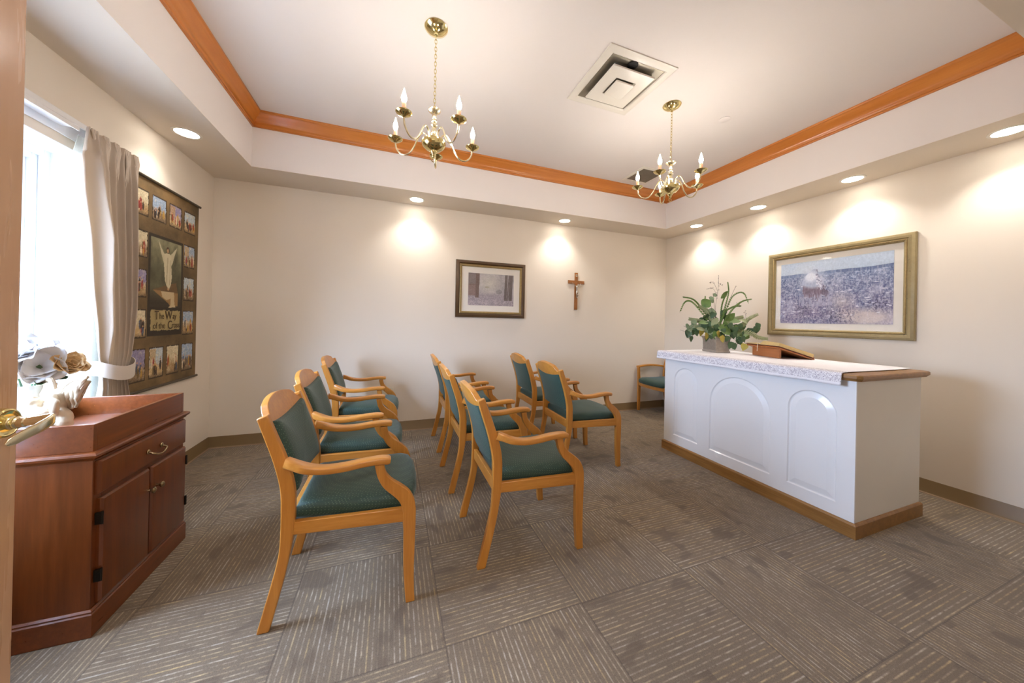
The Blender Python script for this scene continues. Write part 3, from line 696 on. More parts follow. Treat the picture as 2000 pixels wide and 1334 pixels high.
rose('white_blossom', (-.03, .05, .315), (.3, -.2, .9), 'petal_white', .075, vs)
b = MB()
for k, p in enumerate([(.075, .04, .262), (-.02, -.045, .30), (.015, .01, .27), (-.03, .05, .315)]): b.tube([(0, 0, .12), (p[0]*.5, p[1]*.5, .2), p], .003, 6)
b.build('stems', 'leaf_dark', vs)
b = MB()
for k in range(5): petal(b, (.03, .0, .21), (.3, -.3, .5), k*1.25, .07, .035, 1.2, .2, .02, k)
b.build('leaves', 'leaf_dark', vs, fix=False, solid=.001)

# ------------------------------------------------------------------ curtain, sheer, track
tr = thing('curtain_track', 'white double curtain track mounted on the wall above the window', 'curtain track', (XL, 1.9, 2.10))
b = MB(); L0, L1 = -1.0, .69
b.box(.001, .006, L0, L1, -.03, .075); b.build('backing_strip', 'white_trim', tr, bevel=.001)
b = MB(); b.box(.006, .045, L0, .5, .05, .058); b.box(.04, .047, L0, .5, .03, .058); b.box(.006, .075, L0, .335, .006, .012); b.box(.070, .076, L0, .335, -.008, .012); b.build('rail', 'white_gloss', tr, bevel=.001, fix=False)
b = MB(); b.box(.03, .05, .305, .33, .012, .024); b.build('runner', 'twig_brown', tr)
def curtain_surface(b, zlist, yl, yr, xb, nf, amp, phase=0, nu=120, head=None):
    vs_ = []
    for z in zlist:
        a0, a1 = yl(z), yr(z)
        for k in range(nu+1):
            u = k/nu; y = lerp(a0, a1, u); A = amp(z, u)
            ph = 2*PI*nf*(u+.04*math.sin(7*u+phase))+phase
            x = xb(z, u)+A*(math.sin(ph)+.25*math.sin(2*ph+1.3+z*1.5))
            vs_.append((x, y+.35*A*math.cos(ph*1.0), z))
    n = nu+1; b.add(vs_, [(i*n+k, i*n+k+1, (i+1)*n+k+1, (i+1)*n+k) for i in range(len(zlist)-1) for k in range(nu)])
cu = thing('curtain', 'beige pinch-pleated drape tied back at the right side of the window', 'curtain', (-1.455, 2.43, 0))
zt, ztie, zb = 2.135, .885, .10
Zs = list(np.linspace(zt, 1.98, 14))+list(np.linspace(1.97, 1.0, 34))+list(np.linspace(.985, .78, 14))+list(np.linspace(.76, zb, 14))
yl = lambda z: interp(-z, [(-2.14, 2.262), (-2.10, 2.248), (-1.97, 2.208), (-1.80, 2.208), (-1.65, 2.225), (-1.33, 2.267), (-1.07, 2.320), (-.96, 2.350), (-.88, 2.372), (-.80, 2.375), (-.70, 2.355), (-.1, 2.33)])-2.43
yr = lambda z: interp(-z, [(-2.14, 2.600), (-2.06, 2.598), (-1.7, 2.610), (-1.24, 2.622), (-.96, 2.594), (-.88, 2.566), (-.80, 2.566), (-.70, 2.585), (-.1, 2.62)])-2.43
def amp(z, u):
    a = interp(-z, [(-2.14, .010), (-2.05, .012), (-1.95, .020), (-1.5, .023), (-1.1, .019), (-.93, .011), (-.84, .011), (-.7, .018), (-.1, .024)])
    return a*(.55 if u < .28 and -.95 > -z > -2.0 else 1)
def xb(z, u):
    belly = .085*math.exp(-((u-.17)/.15)**2)*interp(-z, [(-2.14, 0), (-1.95, .6), (-1.6, 1), (-1.1, .6), (-.9, .1), (-.1, 0)])
    return belly
b = MB(); curtain_surface(b, Zs, yl, yr, xb, 6.5, amp, .4); b.build('drape', 'drape_lined', cu, ang=180, fix=False, solid=.003)
# pinch pleats at the heading
b = MB()
for k in range(5):
    y = -.13+.285*k/4
    for q in (-.009, 0, .009):
        b.tube([(.006, y+q*1.5, 2.137), (.013, y+q*1.2, 2.09), (.012, y+q*.5, 2.04), (.010, y+q*.9, 1.98), (.006, y+q*1.4, 1.92)], [.0045, .0062, .005, .004, .001], 8)
b.build('pinch_pleat', 'drape_cloth', cu)
b = MB(); rings = []
for k in range(33):
    a = 2*PI*k/32; ca, sa = math.cos(a), math.sin(a); y = .040+.112*sa; x = .004+.052*ca; zz = .885-.045*ca*.2+.022*(abs(sa)**2)-.03*max(0, ca)*.3
    rings.append([(x, y, zz-.038), (x+.003*ca, y+.003*sa, zz-.038), (x+.006*ca, y+.005*sa, zz+.040), (x+.002*ca, y+.002*sa, zz+.040)])
b.loft(rings[:-1], True, False, True); b.build('tieback', 'tie_cloth', cu, ang=60)
sh = thing('sheer_curtain', 'translucent white sheer curtain hanging between the window and the drape', 'curtain', (-1.508, 2.36, 0))
b = MB(); curtain_surface(b, list(np.linspace(2.10, .03, 40)), lambda z: interp(-z, [(-2.12, -.06), (-2.0, -.095), (-1.72, -.135), (-1.32, -.155), (0, -.155)]), lambda z: .22, lambda z, u: 0, 5, lambda z, u: .007, 1.0, 80); b.build('sheer_panel', 'sheer_cloth', sh, ang=180, fix=False)

# ------------------------------------------------------------------ painted pictures (colour stored per vertex)
rng = np.random.default_rng(3)
def vnoise(U, V, fx_, fy_, oct_=4, seed=0, pers=.55):
    g = np.random.default_rng(seed); out = 0; a = 1; tot = 0
    for _ in range(oct_):
        nx, ny = int(fx_)+2, int(fy_)+2; T = g.random((ny+1, nx+1)); x = U*fx_; y = V*fy_; x0 = np.clip(x.astype(int), 0, nx-1); y0 = np.clip(y.astype(int), 0, ny-1)
        tx = x-x0; ty = y-y0; tx = tx*tx*(3-2*tx); ty = ty*ty*(3-2*ty)
        out = out+a*((T[y0, x0]*(1-tx)+T[y0, x0+1]*tx)*(1-ty)+(T[y0+1, x0]*(1-tx)+T[y0+1, x0+1]*tx)*ty); tot += a; a *= pers; fx_ *= 2; fy_ *= 2
    return out/tot
def inpoly(U, V, poly):
    r = np.zeros(U.shape, bool); n = len(poly)
    for i in range(n):
        x1, y1 = poly[i]; x2, y2 = poly[(i+1) % n]
        if y1 == y2: continue
        c = ((y1 > V) != (y2 > V)) & (U < (x2-x1)*(V-y1)/(y2-y1)+x1); r ^= c
    return r
def ellm(U, V, cx, cy, rx, ry): return ((U-cx)/rx)**2+((V-cy)/ry)**2 < 1
def blend(img, mask, col):
    m = mask.astype(float)[..., None] if mask.dtype == bool else mask[..., None]
    return img*(1-m)+np.array(col, float)*m
def picture(name, w, h, nx, ny, fn, mat, parent, off=(0, 0, 0)):
    u = np.linspace(0, 1, nx); v = np.linspace(0, 1, ny); U, V = np.meshgrid(u, v); img = np.clip(fn(U, V), 0, 255)/255
    lin = np.where(img <= .04045, img/12.92, ((img+.055)/1.055)**2.4)
    vs_ = np.stack([(U-.5)*w+off[0], (V-.5)*h+off[1], np.full_like(U, off[2])], -1).reshape(-1, 3)
    idx = np.arange(nx*ny).reshape(ny, nx); fs = np.stack([idx[:-1, :-1], idx[:-1, 1:], idx[1:, 1:], idx[1:, :-1]], -1).reshape(-1, 4)
    me = bpy.data.meshes.new(name); me.from_pydata(vs_.tolist(), [], fs.tolist()); me.materials.append(M[mat])
    at = me.color_attributes.new('paint', 'FLOAT_COLOR', 'POINT'); at.data.foreach_set('color', np.concatenate([lin.reshape(-1, 3), np.ones((nx*ny, 1))], 1).ravel().astype(np.float32))
    o = bpy.data.objects.new(name, me); COL.objects.link(o)
    if parent: o.parent = parent
    return o
def wallmat(side, pos):
    if side == 'back': X, Y, Z_ = (1, 0, 0), (0, 0, 1), (0, -1, 0)
    if side == 'right': X, Y, Z_ = (0, -1, 0), (0, 0, 1), (-1, 0, 0)
    if side == 'left': X, Y, Z_ = (0, 1, 0), (0, 0, 1), (1, 0, 0)
    return Matrix(((X[0], Y[0], Z_[0], pos[0]), (X[1], Y[1], Z_[1], pos[1]), (X[2], Y[2], Z_[2], pos[2]), (0, 0, 0, 1)))
def frame(b, w, h, prof):
    rings = []
    for i, z in prof: rings.append([(-w/2+i, -h/2+i, z), (w/2-i, -h/2+i, z), (w/2-i, h/2-i, z), (-w/2+i, h/2-i, z)])
    b.loft(rings, True, False)
def rope(b, w, h, i, z, r, step):
    for (x0, y0, x1, y1) in ((-w/2+i, -h/2+i, w/2-i, -h/2+i), (w/2-i, -h/2+i, w/2-i, h/2-i), (w/2-i, h/2-i, -w/2+i, h/2-i), (-w/2+i, h/2-i, -w/2+i, -h/2+i)):
        L_ = math.hypot(x1-x0, y1-y0); n = int(L_/step); a = math.atan2(y1-y0, x1-x0)+.7; R = Matrix.Rotation(a, 3, 'Z')
        for k in range(n):
            t_ = (k+.5)/n; b.ell((lerp(x0, x1, t_), lerp(y0, y1, t_), z), (r*1.25, r*.6, r), 6, 4, R)

def horse_art(U, V):
    n1 = .5*vnoise(U, V, 120, 60, 2, 1, .9)+.5*vnoise(U, V, 60, 50, 2, 41, .9); n2 = vnoise(U, V, 5, 4, 4, 2); n3 = vnoise(U, V, 90, 50, 2, 3, .9); n4 = vnoise(U, V, 9, 6, 3, 5)
    sky = np.stack([172+30*n2+0*V, 190+22*n2+0*V, 214+12*n2], -1)
    hor = .80+.015*n2+.055*np.clip((U-.35)/.4, 0, 1)*(.6+.4*np.sin(U*6))
    d = np.clip((hor-V)/hor, 0, 1)
    c1 = np.array([62, 84, 130.]); c2 = np.array([176, 188, 214.]); c3 = np.array([98, 86, 130.]); c4 = np.array([204, 194, 206.])
    f = np.clip((n1-.5)*2.3+.5, 0, 1)[..., None]; g = (np.clip(d*1.3, 0, 1)*np.clip(.3+n4*1.1, 0, 1))[..., None]
    fld = (c1*(1-f)+c2*f)*(1-g)+(c3*(1-f)+c4*f)*g
    fld = blend(fld, np.clip((n4-.55)*4, 0, 1)*.5, (214, 216, 232))
    sand = np.clip(1-np.hypot((U-.80)/.30, (V-.10)/.17), 0, 1)*1.5+np.clip(1-np.hypot((U-.60)/.14, (V-.32)/.2), 0, 1)*.7
    fld = blend(fld, np.clip(sand, 0, .9), (220, 206, 200))
    img = np.where((V > hor)[..., None], sky, fld)
    img = blend(img, (V < hor) & (V > hor-.035-.02*n2), (92, 110, 150)) if True else img
    img = blend(img, ((V < hor) & (V > hor-.05) & (U < .55)).astype(float)*.4, (150, 170, 205))
    # dark sprigs
    for cx, cy, rx, ry, s in ((.60, .12, .16, .17, .9), (.90, .30, .14, .15, .9), (.24, .22, .10, .2, .75), (.47, .1, .1, .12, .5), (.35, .42, .1, .1, .5), (.1, .15, .08, .1, .3)):
        m = np.clip(1.2-np.hypot((U-cx)/rx, (V-cy)/ry), 0, 1)*np.clip((n3-.48)*8, 0, 1)*s; img = blend(img, np.clip(m, 0, 1), (58, 54, 84))
    # white umbels
    g_ = np.random.default_rng(8)
    for _ in range(46):
        cx, cy = g_.uniform(.02, .98), g_.uniform(.08, .66); img = blend(img, ellm(U, V, cx, cy, g_.uniform(.008, .022), g_.uniform(.006, .012)).astype(float)*.75, (236, 236, 244))
    # horse: rounded rump and back, neck bent down to graze
    jag = .010*(n3-.5)*2+.012*(vnoise(U, V, 30, 24, 3, 61)-.5)*2; Uj, Vj = U+jag, V+jag
    halo = np.clip(1-np.hypot((U-.34)/.17, (V-.66)/.26), 0, 1); img = blend(img, np.clip(halo*1.2, 0, .55), (206, 210, 228))
    rump = [(.245, .42), (.236, .50), (.236, .60), (.242, .68), (.256, .745), (.276, .79), (.298, .815), (.318, .84), (.332, .862), (.345, .868), (.354, .845), (.366, .815), (.386, .79), (.404, .745), (.418, .69), (.430, .64), (.442, .60), (.452, .565), (.470, .52), (.484, .47), (.490, .425), (.484, .395), (.468, .39), (.452, .42), (.436, .455), (.420, .47), (.414, .43), (.404, .38), (.392, .35), (.376, .36), (.372, .42), (.350, .43), (.31, .41)]
    ib = inpoly(Uj, Vj, rump).astype(float); img = blend(img, ib, (170, 180, 206))
    shine = np.clip(1-np.hypot((U-.315)/.085, (V-.745)/.11), 0, 1)*ib; img = blend(img, np.clip(shine*1.6, 0, .9), (228, 232, 244))
    low = ib*np.clip((.640-.05*np.sin((U-.23)*14)-V)/.05, 0, 1); img = blend(img, low*.95, (118, 98, 118))
    img = blend(img, ib*np.clip(1-np.hypot((U-.30)/.07, (V-.50)/.06), 0, 1)*.5, (96, 80, 106))
    neck = inpoly(Uj, Vj, [(.372, .80), (.404, .745), (.430, .64), (.452, .565), (.430, .52), (.40, .56), (.375, .64), (.36, .74)]).astype(float); img = blend(img, neck*.8, (150, 150, 180))
    mane = neck*np.clip((n3-.45)*8, 0, 1); img = blend(img, mane*.8, (232, 234, 244))
    head = inpoly(Uj, Vj, [(.436, .57), (.452, .565), (.470, .52), (.484, .47), (.490, .425), (.484, .395), (.468, .39), (.452, .42), (.436, .455), (.424, .49)]).astype(float); img = blend(img, head*.9, (98, 84, 108))
    img = blend(img, inpoly(U, V, [(.430, .575), (.436, .615), (.444, .575)]).astype(float), (90, 78, 104)); img = blend(img, inpoly(U, V, [(.446, .565), (.456, .60), (.458, .555)]).astype(float), (90, 78, 104))
    img = blend(img, inpoly(Uj, Vj, [(.352, .86), (.362, .83), (.385, .80), (.392, .82), (.366, .85)]).astype(float)*.7, (120, 120, 152)); img = blend(img, ellm(U, V, .372, .775, .012, .016).astype(float)*.7, (110, 108, 142))
    gr = np.clip((vnoise(U, V, 150, 16, 2, 71)-.42)*7, 0, 1)*np.clip((.50-V+.1*(n4-.5))/.08, 0, 1)*((V > .28) & (U > .2) & (U < .52)); img = blend(img, gr*.9, (172, 170, 196))
    strokes = np.clip((vnoise(U, V, 170, 14, 2, 72)-.55)*6, 0, 1)*(V < hor); img = blend(img, strokes*.28, (226, 222, 232))
    return img+(n3[..., None]-.5)*26
def forest_art(U, V):
    n = vnoise(U, V, 10, 7, 5, 11, .7); n3 = vnoise(U, V, 60, 40, 2, 12, .9)
    img = np.stack([150+60*n, 146+56*n, 150+52*n], -1)
    glow = np.clip(1-np.hypot((U-.45)/.3, (V-.68)/.4), 0, 1); img = blend(img, glow*.8, (214, 210, 196))
    img = blend(img, np.clip((.42-V)/.1, 0, 1)*.8, (158, 148, 156)); img = blend(img, np.clip((.45-V), 0, 1)*(n3 > .55)*1.6, (206, 190, 196))
    img = blend(img, ((U < .24) & (V > .62)).astype(float)*np.clip(.5+n, 0, .8), (118, 106, 104)); img = blend(img, inpoly(U, V, [(.0, .30), (.0, .66), (.22, .66), (.22, .3)]).astype(float)*.7, (128, 100, 92))
    img = blend(img, inpoly(U, V, [(.15, .24), (.16, 1), (.235, 1), (.225, .24)]).astype(float)*.9, (112, 90, 84))
    for a, c, d_, e in ((.78, .84, .80, .86), (.88, .96, .90, .98), (.84, .87, .88, .90)):
        img = blend(img, inpoly(U, V, [(a, .18), (c, .18), (e, 1), (d_, 1)]).astype(float)*.85, (96, 84, 82))
    img = blend(img, ellm(U, V, .40, .58, .05, .03).astype(float)*.5, (150, 140, 110)); img = blend(img, ellm(U, V, .67, .45, .07, .07).astype(float)*.5, (120, 118, 116))
    return img+(n3[..., None]-.5)*30

# large gold-framed picture on the right wall
pw, ph = 1.030, .832
t = thing('framed_picture', 'large gold-framed picture of a white horse grazing in a meadow, right wall', 'picture'); t.matrix_world = wallmat('right', (XR-.002, 1.770, 1.534))
b = MB(); frame(b, pw, ph, [(0, 0), (0, .022), (.004, .028), (.020, .034), (.036, .030), (.042, .024), (.060, .022), (.066, .016), (.066, .004)]); b.build('frame', 'gold_frame', t, ang=30)
b = MB(); rope(b, pw, ph, .051, .0235, .0068, .0085); b.build('rope_moulding', 'gold_bead', t)
b = MB(); b.box(-pw/2+.06, pw/2-.06, -ph/2+.06, ph/2-.06, .003, .007); b.build('mat_board', 'mat_board', t)
picture('print', .798, .592, 360, 260, horse_art, 'printed_picture', t, (-.004, .002, .0085))
b = MB(); b.box(-pw/2+.06, pw/2-.06, -ph/2+.06, ph/2-.06, .011, .0125); b.build('glazing', 'clear_glass', t)
# small brown-framed picture on the back wall
pw, ph = .845, .652
t = thing('framed_picture', 'small brown-framed picture of a misty woodland path on the back wall', 'picture'); t.matrix_world = wallmat('back', (1.085, D-.002, 1.562))
b = MB(); frame(b, pw, ph, [(0, 0), (0, .014), (.004, .020), (.030, .030), (.044, .022), (.046, .018)]); b.build('frame', 'brown_frame', t, ang=30)
b = MB(); frame(b, pw, ph, [(.044, .010), (.044, .020), (.050, .024), (.066, .022), (.070, .012), (.070, .004)]); b.build('gold_lip', 'gold_bead', t, ang=30)
b = MB(); rope(b, pw, ph, .057, .024, .0058, .011); b.build('beaded_moulding', 'gold_bead', t)
b = MB(); b.box(-pw/2+.05, pw/2-.05, -ph/2+.05, ph/2-.05, .003, .007); b.build('mat_board', 'mat_board', t)
picture('print', .556, .372, 200, 134, forest_art, 'printed_picture', t, (0, 0, .0085))
b = MB(); b.box(-pw/2+.06, pw/2-.06, -ph/2+.06, ph/2-.06, .011, .0125); b.build('glazing', 'clear_glass', t)

# banner
BW, BH = .78, 1.385; by, bz = 3.04, 1.395
rows = [(2.00, 1.842), (1.738, 1.572), (1.488, 1.313), (1.227, 1.048), (.97, .765)]
cols = [(2.700, 2.843), (2.882, 3.018), (3.060, 3.195), (3.236, 3.380)]
def banner_art(U, V):
    Y = (U-.5)*BW+by; Z_ = (V-.5)*BH+bz
    n = vnoise(U, V, 4, 7, 5, 21, .6); n3 = vnoise(U, V, 110, 190, 2, 22, .9)
    f = np.clip((n-.3)*2.2, 0, 1)[..., None]; img = np.array([92, 74, 46.])*(1-f)+np.array([142, 112, 70.])*f
    for zz in (1.79, 1.53, 1.27, 1.02, .86): img = blend(img, np.exp(-((Z_-zz)/.05)**2)*.35*n, (70, 56, 36))
    def scene(y0, y1, z0, z1, sd):
        nonlocal img
        g = np.random.default_rng(sd); rag = .0045*(vnoise(U, V, 60, 100, 2, sd)-.5)*2
        a = (Y > y0-.004) & (Y < y1+.004) & (Z_ > z0-.005) & (Z_ < z1+.005); img = blend(img, a.astype(float)*.75, (44, 34, 24))
        m = (Y > y0+.003+rag) & (Y < y1-.003+rag) & (Z_ > z0+.003+rag) & (Z_ < z1-.003+rag)
        u = (Y-y0)/(y1-y0); v = (Z_-z0)/(z1-z0); nn = vnoise(np.clip(u, 0, 1), np.clip(v, 0, 1), 5, 6, 3, sd+50, .8)
        sky = [(186, 196, 200), (212, 196, 160), (160, 176, 196), (150, 140, 170)][sd % 4]; gr = [(200, 168, 118), (176, 142, 96), (150, 124, 92)][sd % 3]
        s = np.array(sky, float)*np.ones(U.shape+(3,)); s = blend(s, np.clip((.55-v)*4+nn-.4, 0, 1), gr); s = blend(s, np.clip((nn-.55)*4, 0, 1)*.6, (232, 216, 182))
        if sd % 3 == 0: s = blend(s, inpoly(u, v, [(.05, .5), (.05, .95), (.45, .95), (.45, .5)]).astype(float)*.6, (196, 150, 84))
        for _ in range(9):
            cx, cy = g.uniform(.12, .88), g.uniform(.18, .5); c = [(152, 52, 40), (90, 74, 60), (226, 206, 170), (116, 92, 52), (70, 84, 110), (196, 150, 60), (60, 44, 34)][g.integers(7)]
            w_h = g.uniform(.05, .09); s = blend(s, (ellm(u, v, cx, cy, w_h, .17)).astype(float)*.85, c); s = blend(s, ellm(u, v, cx+.01, cy+.19, .035, .035), (206, 160, 120))
        s = blend(s, np.clip((.16-v)*6, 0, 1)*.7, (84, 66, 46)); s = s+(n3[..., None]-.5)*50
        img = np.where(m[..., None], s, img)
    sd = 1
    for ri, (z1, z0) in enumerate(rows):
        for ci, (y0, y1) in enumerate(cols):
            if 0 < ri < 4 and 0 < ci < 3: continue
            scene(y0, y1, z0, z1, sd); sd += 1
    # centre panel
    y0, y1, z0, z1 = 2.853, 3.222, 1.050, 1.746
    img = blend(img, (Y > y0) & (Y < y1) & (Z_ > z0) & (Z_ < z1), (54, 44, 32))
    u = (Y-y0)/(y1-y0); v = (Z_-z0)/(z1-z0); m = (u > .06) & (u < .94) & (v > .285) & (v < .965)
    q = vnoise(np.clip(u, 0, 1), np.clip(v, 0, 1), 4, 5, 4, 77, .6); s = np.array([64, 60, 42.])*(1-q[..., None])+np.array([120, 116, 84.])*q[..., None]
    s = blend(s, np.clip((v-.62)*4, 0, 1)*np.clip(q*1.4, 0, 1)*.8, (166, 160, 124)); s = blend(s, np.clip((.5-v)*6, 0, 1)*.8, (52, 42, 32))
    # stone box with cloth
    s = blend(s, inpoly(u, v, [(.12, .455), (.55, .33), (.60, .30), (.84, .30), (.84, .44)]), (150, 116, 70)); s = blend(s, inpoly(u, v, [(.12, .455), (.6, .53), (.78, .55), (.84, .44), (.4, .45)]), (112, 86, 54))
    s = blend(s, inpoly(u, v, [(.34, .45), (.72, .445), (.74, .32), (.78, .29), (.56, .285), (.62, .31), (.62, .38), (.5, .36), (.38, .39)]), (196, 174, 134))
    # robed figure with raised arms
    s = blend(s, inpoly(u, v, [(.42, .83), (.50, .845), (.60, .835), (.62, .72), (.64, .6), (.615, .52), (.56, .47), (.50, .50), (.44, .56), (.42, .66), (.40, .74)]), (206, 194, 160))
    s = blend(s, inpoly(u, v, [(.42, .83), (.34, .88), (.25, .955), (.27, .92), (.33, .83), (.38, .76), (.42, .72)]), (198, 186, 152)); s = blend(s, inpoly(u, v, [(.60, .835), (.68, .87), (.80, .93), (.78, .90), (.70, .81), (.66, .75), (.62, .72)]), (198, 186, 152))
    s = blend(s, inpoly(u, v, [(.50, .80), (.53, .8), (.50, .52), (.47, .54)]).astype(float)*.5, (150, 136, 104)); s = blend(s, inpoly(u, v, [(.58, .78), (.60, .78), (.58, .52), (.565, .52)]).astype(float)*.5, (150, 136, 104))
    s = blend(s, ellm(u, v, .515, .872, .045, .034), (84, 60, 38)); s = blend(s, ellm(u, v, .515, .866, .027, .022), (190, 150, 108)); s = blend(s, ellm(u, v, .54, .475, .03, .014), (190, 150, 108))
    img = np.where(m[..., None], s, img)
    rg = .012*(vnoise(U, V, 50, 90, 2, 5)-.5)*2
    img = blend(img, (u > .09+rg) & (u < .93+rg) & (v > .055+rg) & (v < .255+rg), (172, 152, 102)); img = blend(img, ((u > .09) & (u < .93) & (v > .055) & (v < .255)).astype(float)*np.clip((q-.5)*2, 0, .4), (196, 176, 122))
    return img+(n3[..., None]-.5)*10
bn = thing('wall_banner', 'brown printed cloth banner with rows of small scenes hanging on the left wall', 'banner'); bn.matrix_world = wallmat('left', (XL+.004, by, bz))
cl = picture('printed_cloth', BW, BH, 190, 330, banner_art, 'printed_cloth', bn, (0, 0, .004))
for vv in cl.data.vertices:
    x_, y_, z_ = vv.co; vv.co.z = .006+.006*math.sin(x_*6+1)*math.cos(y_*2.2)**2
for yy in (BH/2+.004, -BH/2-.004):
    b = MB(); b.tube([(-BW/2-.012, yy, .010), (BW/2+.012, yy, .010)], .009, 12); b.build('hanging_rod', 'banner_rod', bn)
b = MB(); b.ell((-BW/2-.02, -BH/2-.004, .011), (.009, .009, .009)); b.build('rod_end', 'white_trim', bn)
def text_mesh(name, body, size, mat, parent, loc, align='CENTER', ext=.0004, xs=1.0, shear=0):
    cd = bpy.data.curves.new(name, 'FONT'); cd.body = body; cd.size = size; cd.align_x = align; cd.extrude = ext; cd.shear = shear; cd.resolution_u = 4
    tmp = bpy.data.objects.new(name, cd); COL.objects.link(tmp); dg = bpy.context.evaluated_depsgraph_get(); me = bpy.data.meshes.new_from_object(tmp.evaluated_get(dg)); bpy.data.objects.remove(tmp)
    me.materials.clear(); me.materials.append(M[mat]); o = bpy.data.objects.new(name, me); COL.objects.link(o); o.parent = parent; o.location = loc; o.scale = (xs, 1, 1); return o
for s_, sz, dx, dz in (('T', .088, -.105, 1.163), ('he', .062, -.055, 1.168), ('W', .088, .022, 1.163), ('ay', .062, .088, 1.168), ('of the', .062, -.078, 1.100), ('C', .088, .037, 1.094), ('ross', .062, .104, 1.102)):
    text_mesh('lettering', s_, sz, 'ink_brown', bn, (dx, dz-bz, .0135), xs=.85)

# crucifix
cx = thing('crucifix', 'wooden wall crucifix with a small silver figure on the back wall', 'crucifix'); cx.matrix_world = wallmat('back', (2.226, D-.001, 1.604))
b = MB(); b.box(-.021, .021, -.239, .240, 0, .016); b.box(-.118, -.021, .096, .138, 0, .016); b.box(.021, .118, .096, .138, 0, .016); b.build('cross', 'cross_wood', cx, bevel=.002, fix=False)
b = MB(); b.box(-.013, .013, .190, .216, .016, .018); b.build('name_plaque', 'silver', cx)
text_mesh('plaque_lettering', 'INRI', .012, 'ink_brown', cx, (0, .199, .0187))
me = bpy.data.meshes.new('figure')
V_ = [(.004, -.005, .028), (.003, .02, .03), (.002, .045, .032), (.003, .062, .031), (.006, .074, .036), (.007, .090, .037), (-.022, .066, .028), (-.045, .088, .024), (-.066, .112, .020), (.028, .066, .028), (.050, .086, .024), (.068, .110, .020),
      (-.008, -.018, .032), (-.010, -.045, .044), (-.001, -.075, .028), (.001, -.088, .034), (.014, -.018, .032), (.013, -.045, .044), (.006, -.075, .028), (.006, -.088, .034)]
E_ = [(0, 1), (1, 2), (2, 3), (3, 4), (4, 5), (3, 6), (6, 7), (7, 8), (3, 9), (9, 10), (10, 11), (0, 12), (12, 13), (13, 14), (14, 15), (0, 16), (16, 17), (17, 18), (18, 19)]
R_ = [.013, .011, .0135, .010, .006, .0105, .0055, .0045, .003, .0055, .0045, .003, .0075, .006, .0045, .004, .0075, .006, .0045, .004]
me.from_pydata(V_, E_, []); me.materials.append(M['silver']); fo = bpy.data.objects.new('figure', me); COL.objects.link(fo); fo.parent = cx
sk = fo.modifiers.new('skin', 'SKIN')
if not me.skin_vertices: me.attributes
try:
    lay = me.skin_vertices[0]
except Exception:
    bm = bmesh.new(); bm.from_mesh(me); bm.verts.layers.skin.verify(); bm.to_mesh(me); bm.free(); lay = me.skin_vertices[0]
for i, r in enumerate(R_): lay.data[i].radius = (r, r)
lay.data[0].use_root = True
sk.use_smooth_shade = True; md = fo.modifiers.new('sub', 'SUBSURF'); md.levels = 2; md.render_levels = 2
b = MB(); b.lathe([(.014, -.014), (.016, 0), (.015, .012), (.012, .016)], (.004, -.006, .030), 14, 1); b.build('loincloth', 'silver', cx)

# wall outlet
t = thing('wall_outlet', 'ivory electrical outlet plate low on the back wall', 'outlet'); t.matrix_world = wallmat('back', (-.03, D-.001, .415))
b = MB(); b.box(-.055, .055, -.058, .058, 0, .007); b.build('cover_plate', 'outlet_plastic', t, bevel=.003)
for dx in (-.025, .025):
    b = MB(); b.box(dx-.017, dx+.017, -.034, .034, .007, .009); b.build('socket', 'outlet_plastic', t, bevel=.001)

# ------------------------------------------------------------------ altar
AX0, AX1, AY0, AY1 = 2.4945, 3.255, 1.0526, 2.4715
al = thing('altar', 'white altar cabinet with arched front panels and oak top and base', 'altar', ((AX0+AX1)/2, (AY0+AY1)/2, 0)); ox, oy = (AX0+AX1)/2, (AY0+AY1)/2
xf = AX0+.013; yr0, yr1 = AY0+.013, AY1-.013
b = MB(); b.box(xf+.012-ox, AX1-.013-ox, yr0-oy, yr1-oy, .0, .90); b.build('body', 'side_panel_paint', al, bevel=.001)
# front face with routed arch panels
def arch(y0, y1, z0, zt, e, n=20):
    y0 += e; y1 -= e; z0 += e; r = (y1-y0)/2; yc_ = (y0+y1)/2; zs_ = zt-e-r; out = [(y0, z0), (y1, z0)]
    for k in range(n+1):
        a = PI*k/n; out.append((yc_+r*math.cos(a), zs_+r*math.sin(a)))
    return out
panels = [(2.093, 2.350, .166, .806), (1.512, 1.980, .166, .806), (1.150, 1.408, .166, .806)]
bm = bmesh.new(); X_ = 0
def loopv(pts, x): return [bm.verts.new((x-ox, p[0]-oy, p[1])) for p in pts]
def edges(vs): return [bm.edges.new((vs[i], vs[(i+1) % len(vs)])) for i in range(len(vs))]
ed = edges(loopv([(yr0, .0), (yr1, .0), (yr1, .90), (yr0, .90)], xf)); rings_all = []
for P4 in panels:
    l0 = loopv(arch(*P4, 0), xf); ed += edges(l0); rings_all.append((P4, l0))
bmesh.ops.triangle_fill(bm, use_beauty=True, edges=ed)
for P4, l0 in rings_all:
    prev = l0
    for e, dx in ((.006, .007), (.012, .0075), (.042, .0015), (.046, .0005)):
        cur = loopv(arch(*P4, e), xf+dx); n = len(cur)
        for i in range(n): bm.faces.new((prev[i], prev[(i+1) % n], cur[(i+1) % n], cur[i]))
        prev = cur
    bm.faces.new(prev)
bmesh.ops.recalc_face_normals(bm, faces=bm.faces)
me = bpy.data.meshes.new('arched_front'); bm.to_mesh(me); bm.free(); me.materials.append(M['white_gloss']); me.shade_smooth(); me.set_sharp_from_angle(angle=math.radians(12))
for f in me.polygons: pass
o = bpy.data.objects.new('arched_front', me); COL.objects.link(o); o.parent = al
b = MB(); b.box(xf+.0005-ox, xf+.012-ox, yr0-oy, yr0+.004-oy, 0, .9); b.box(xf+.0085-ox, xf+.012-ox, yr0+.004-oy, yr1-oy, 0, .9); b.build('front_board', 'white_gloss', al, fix=False)
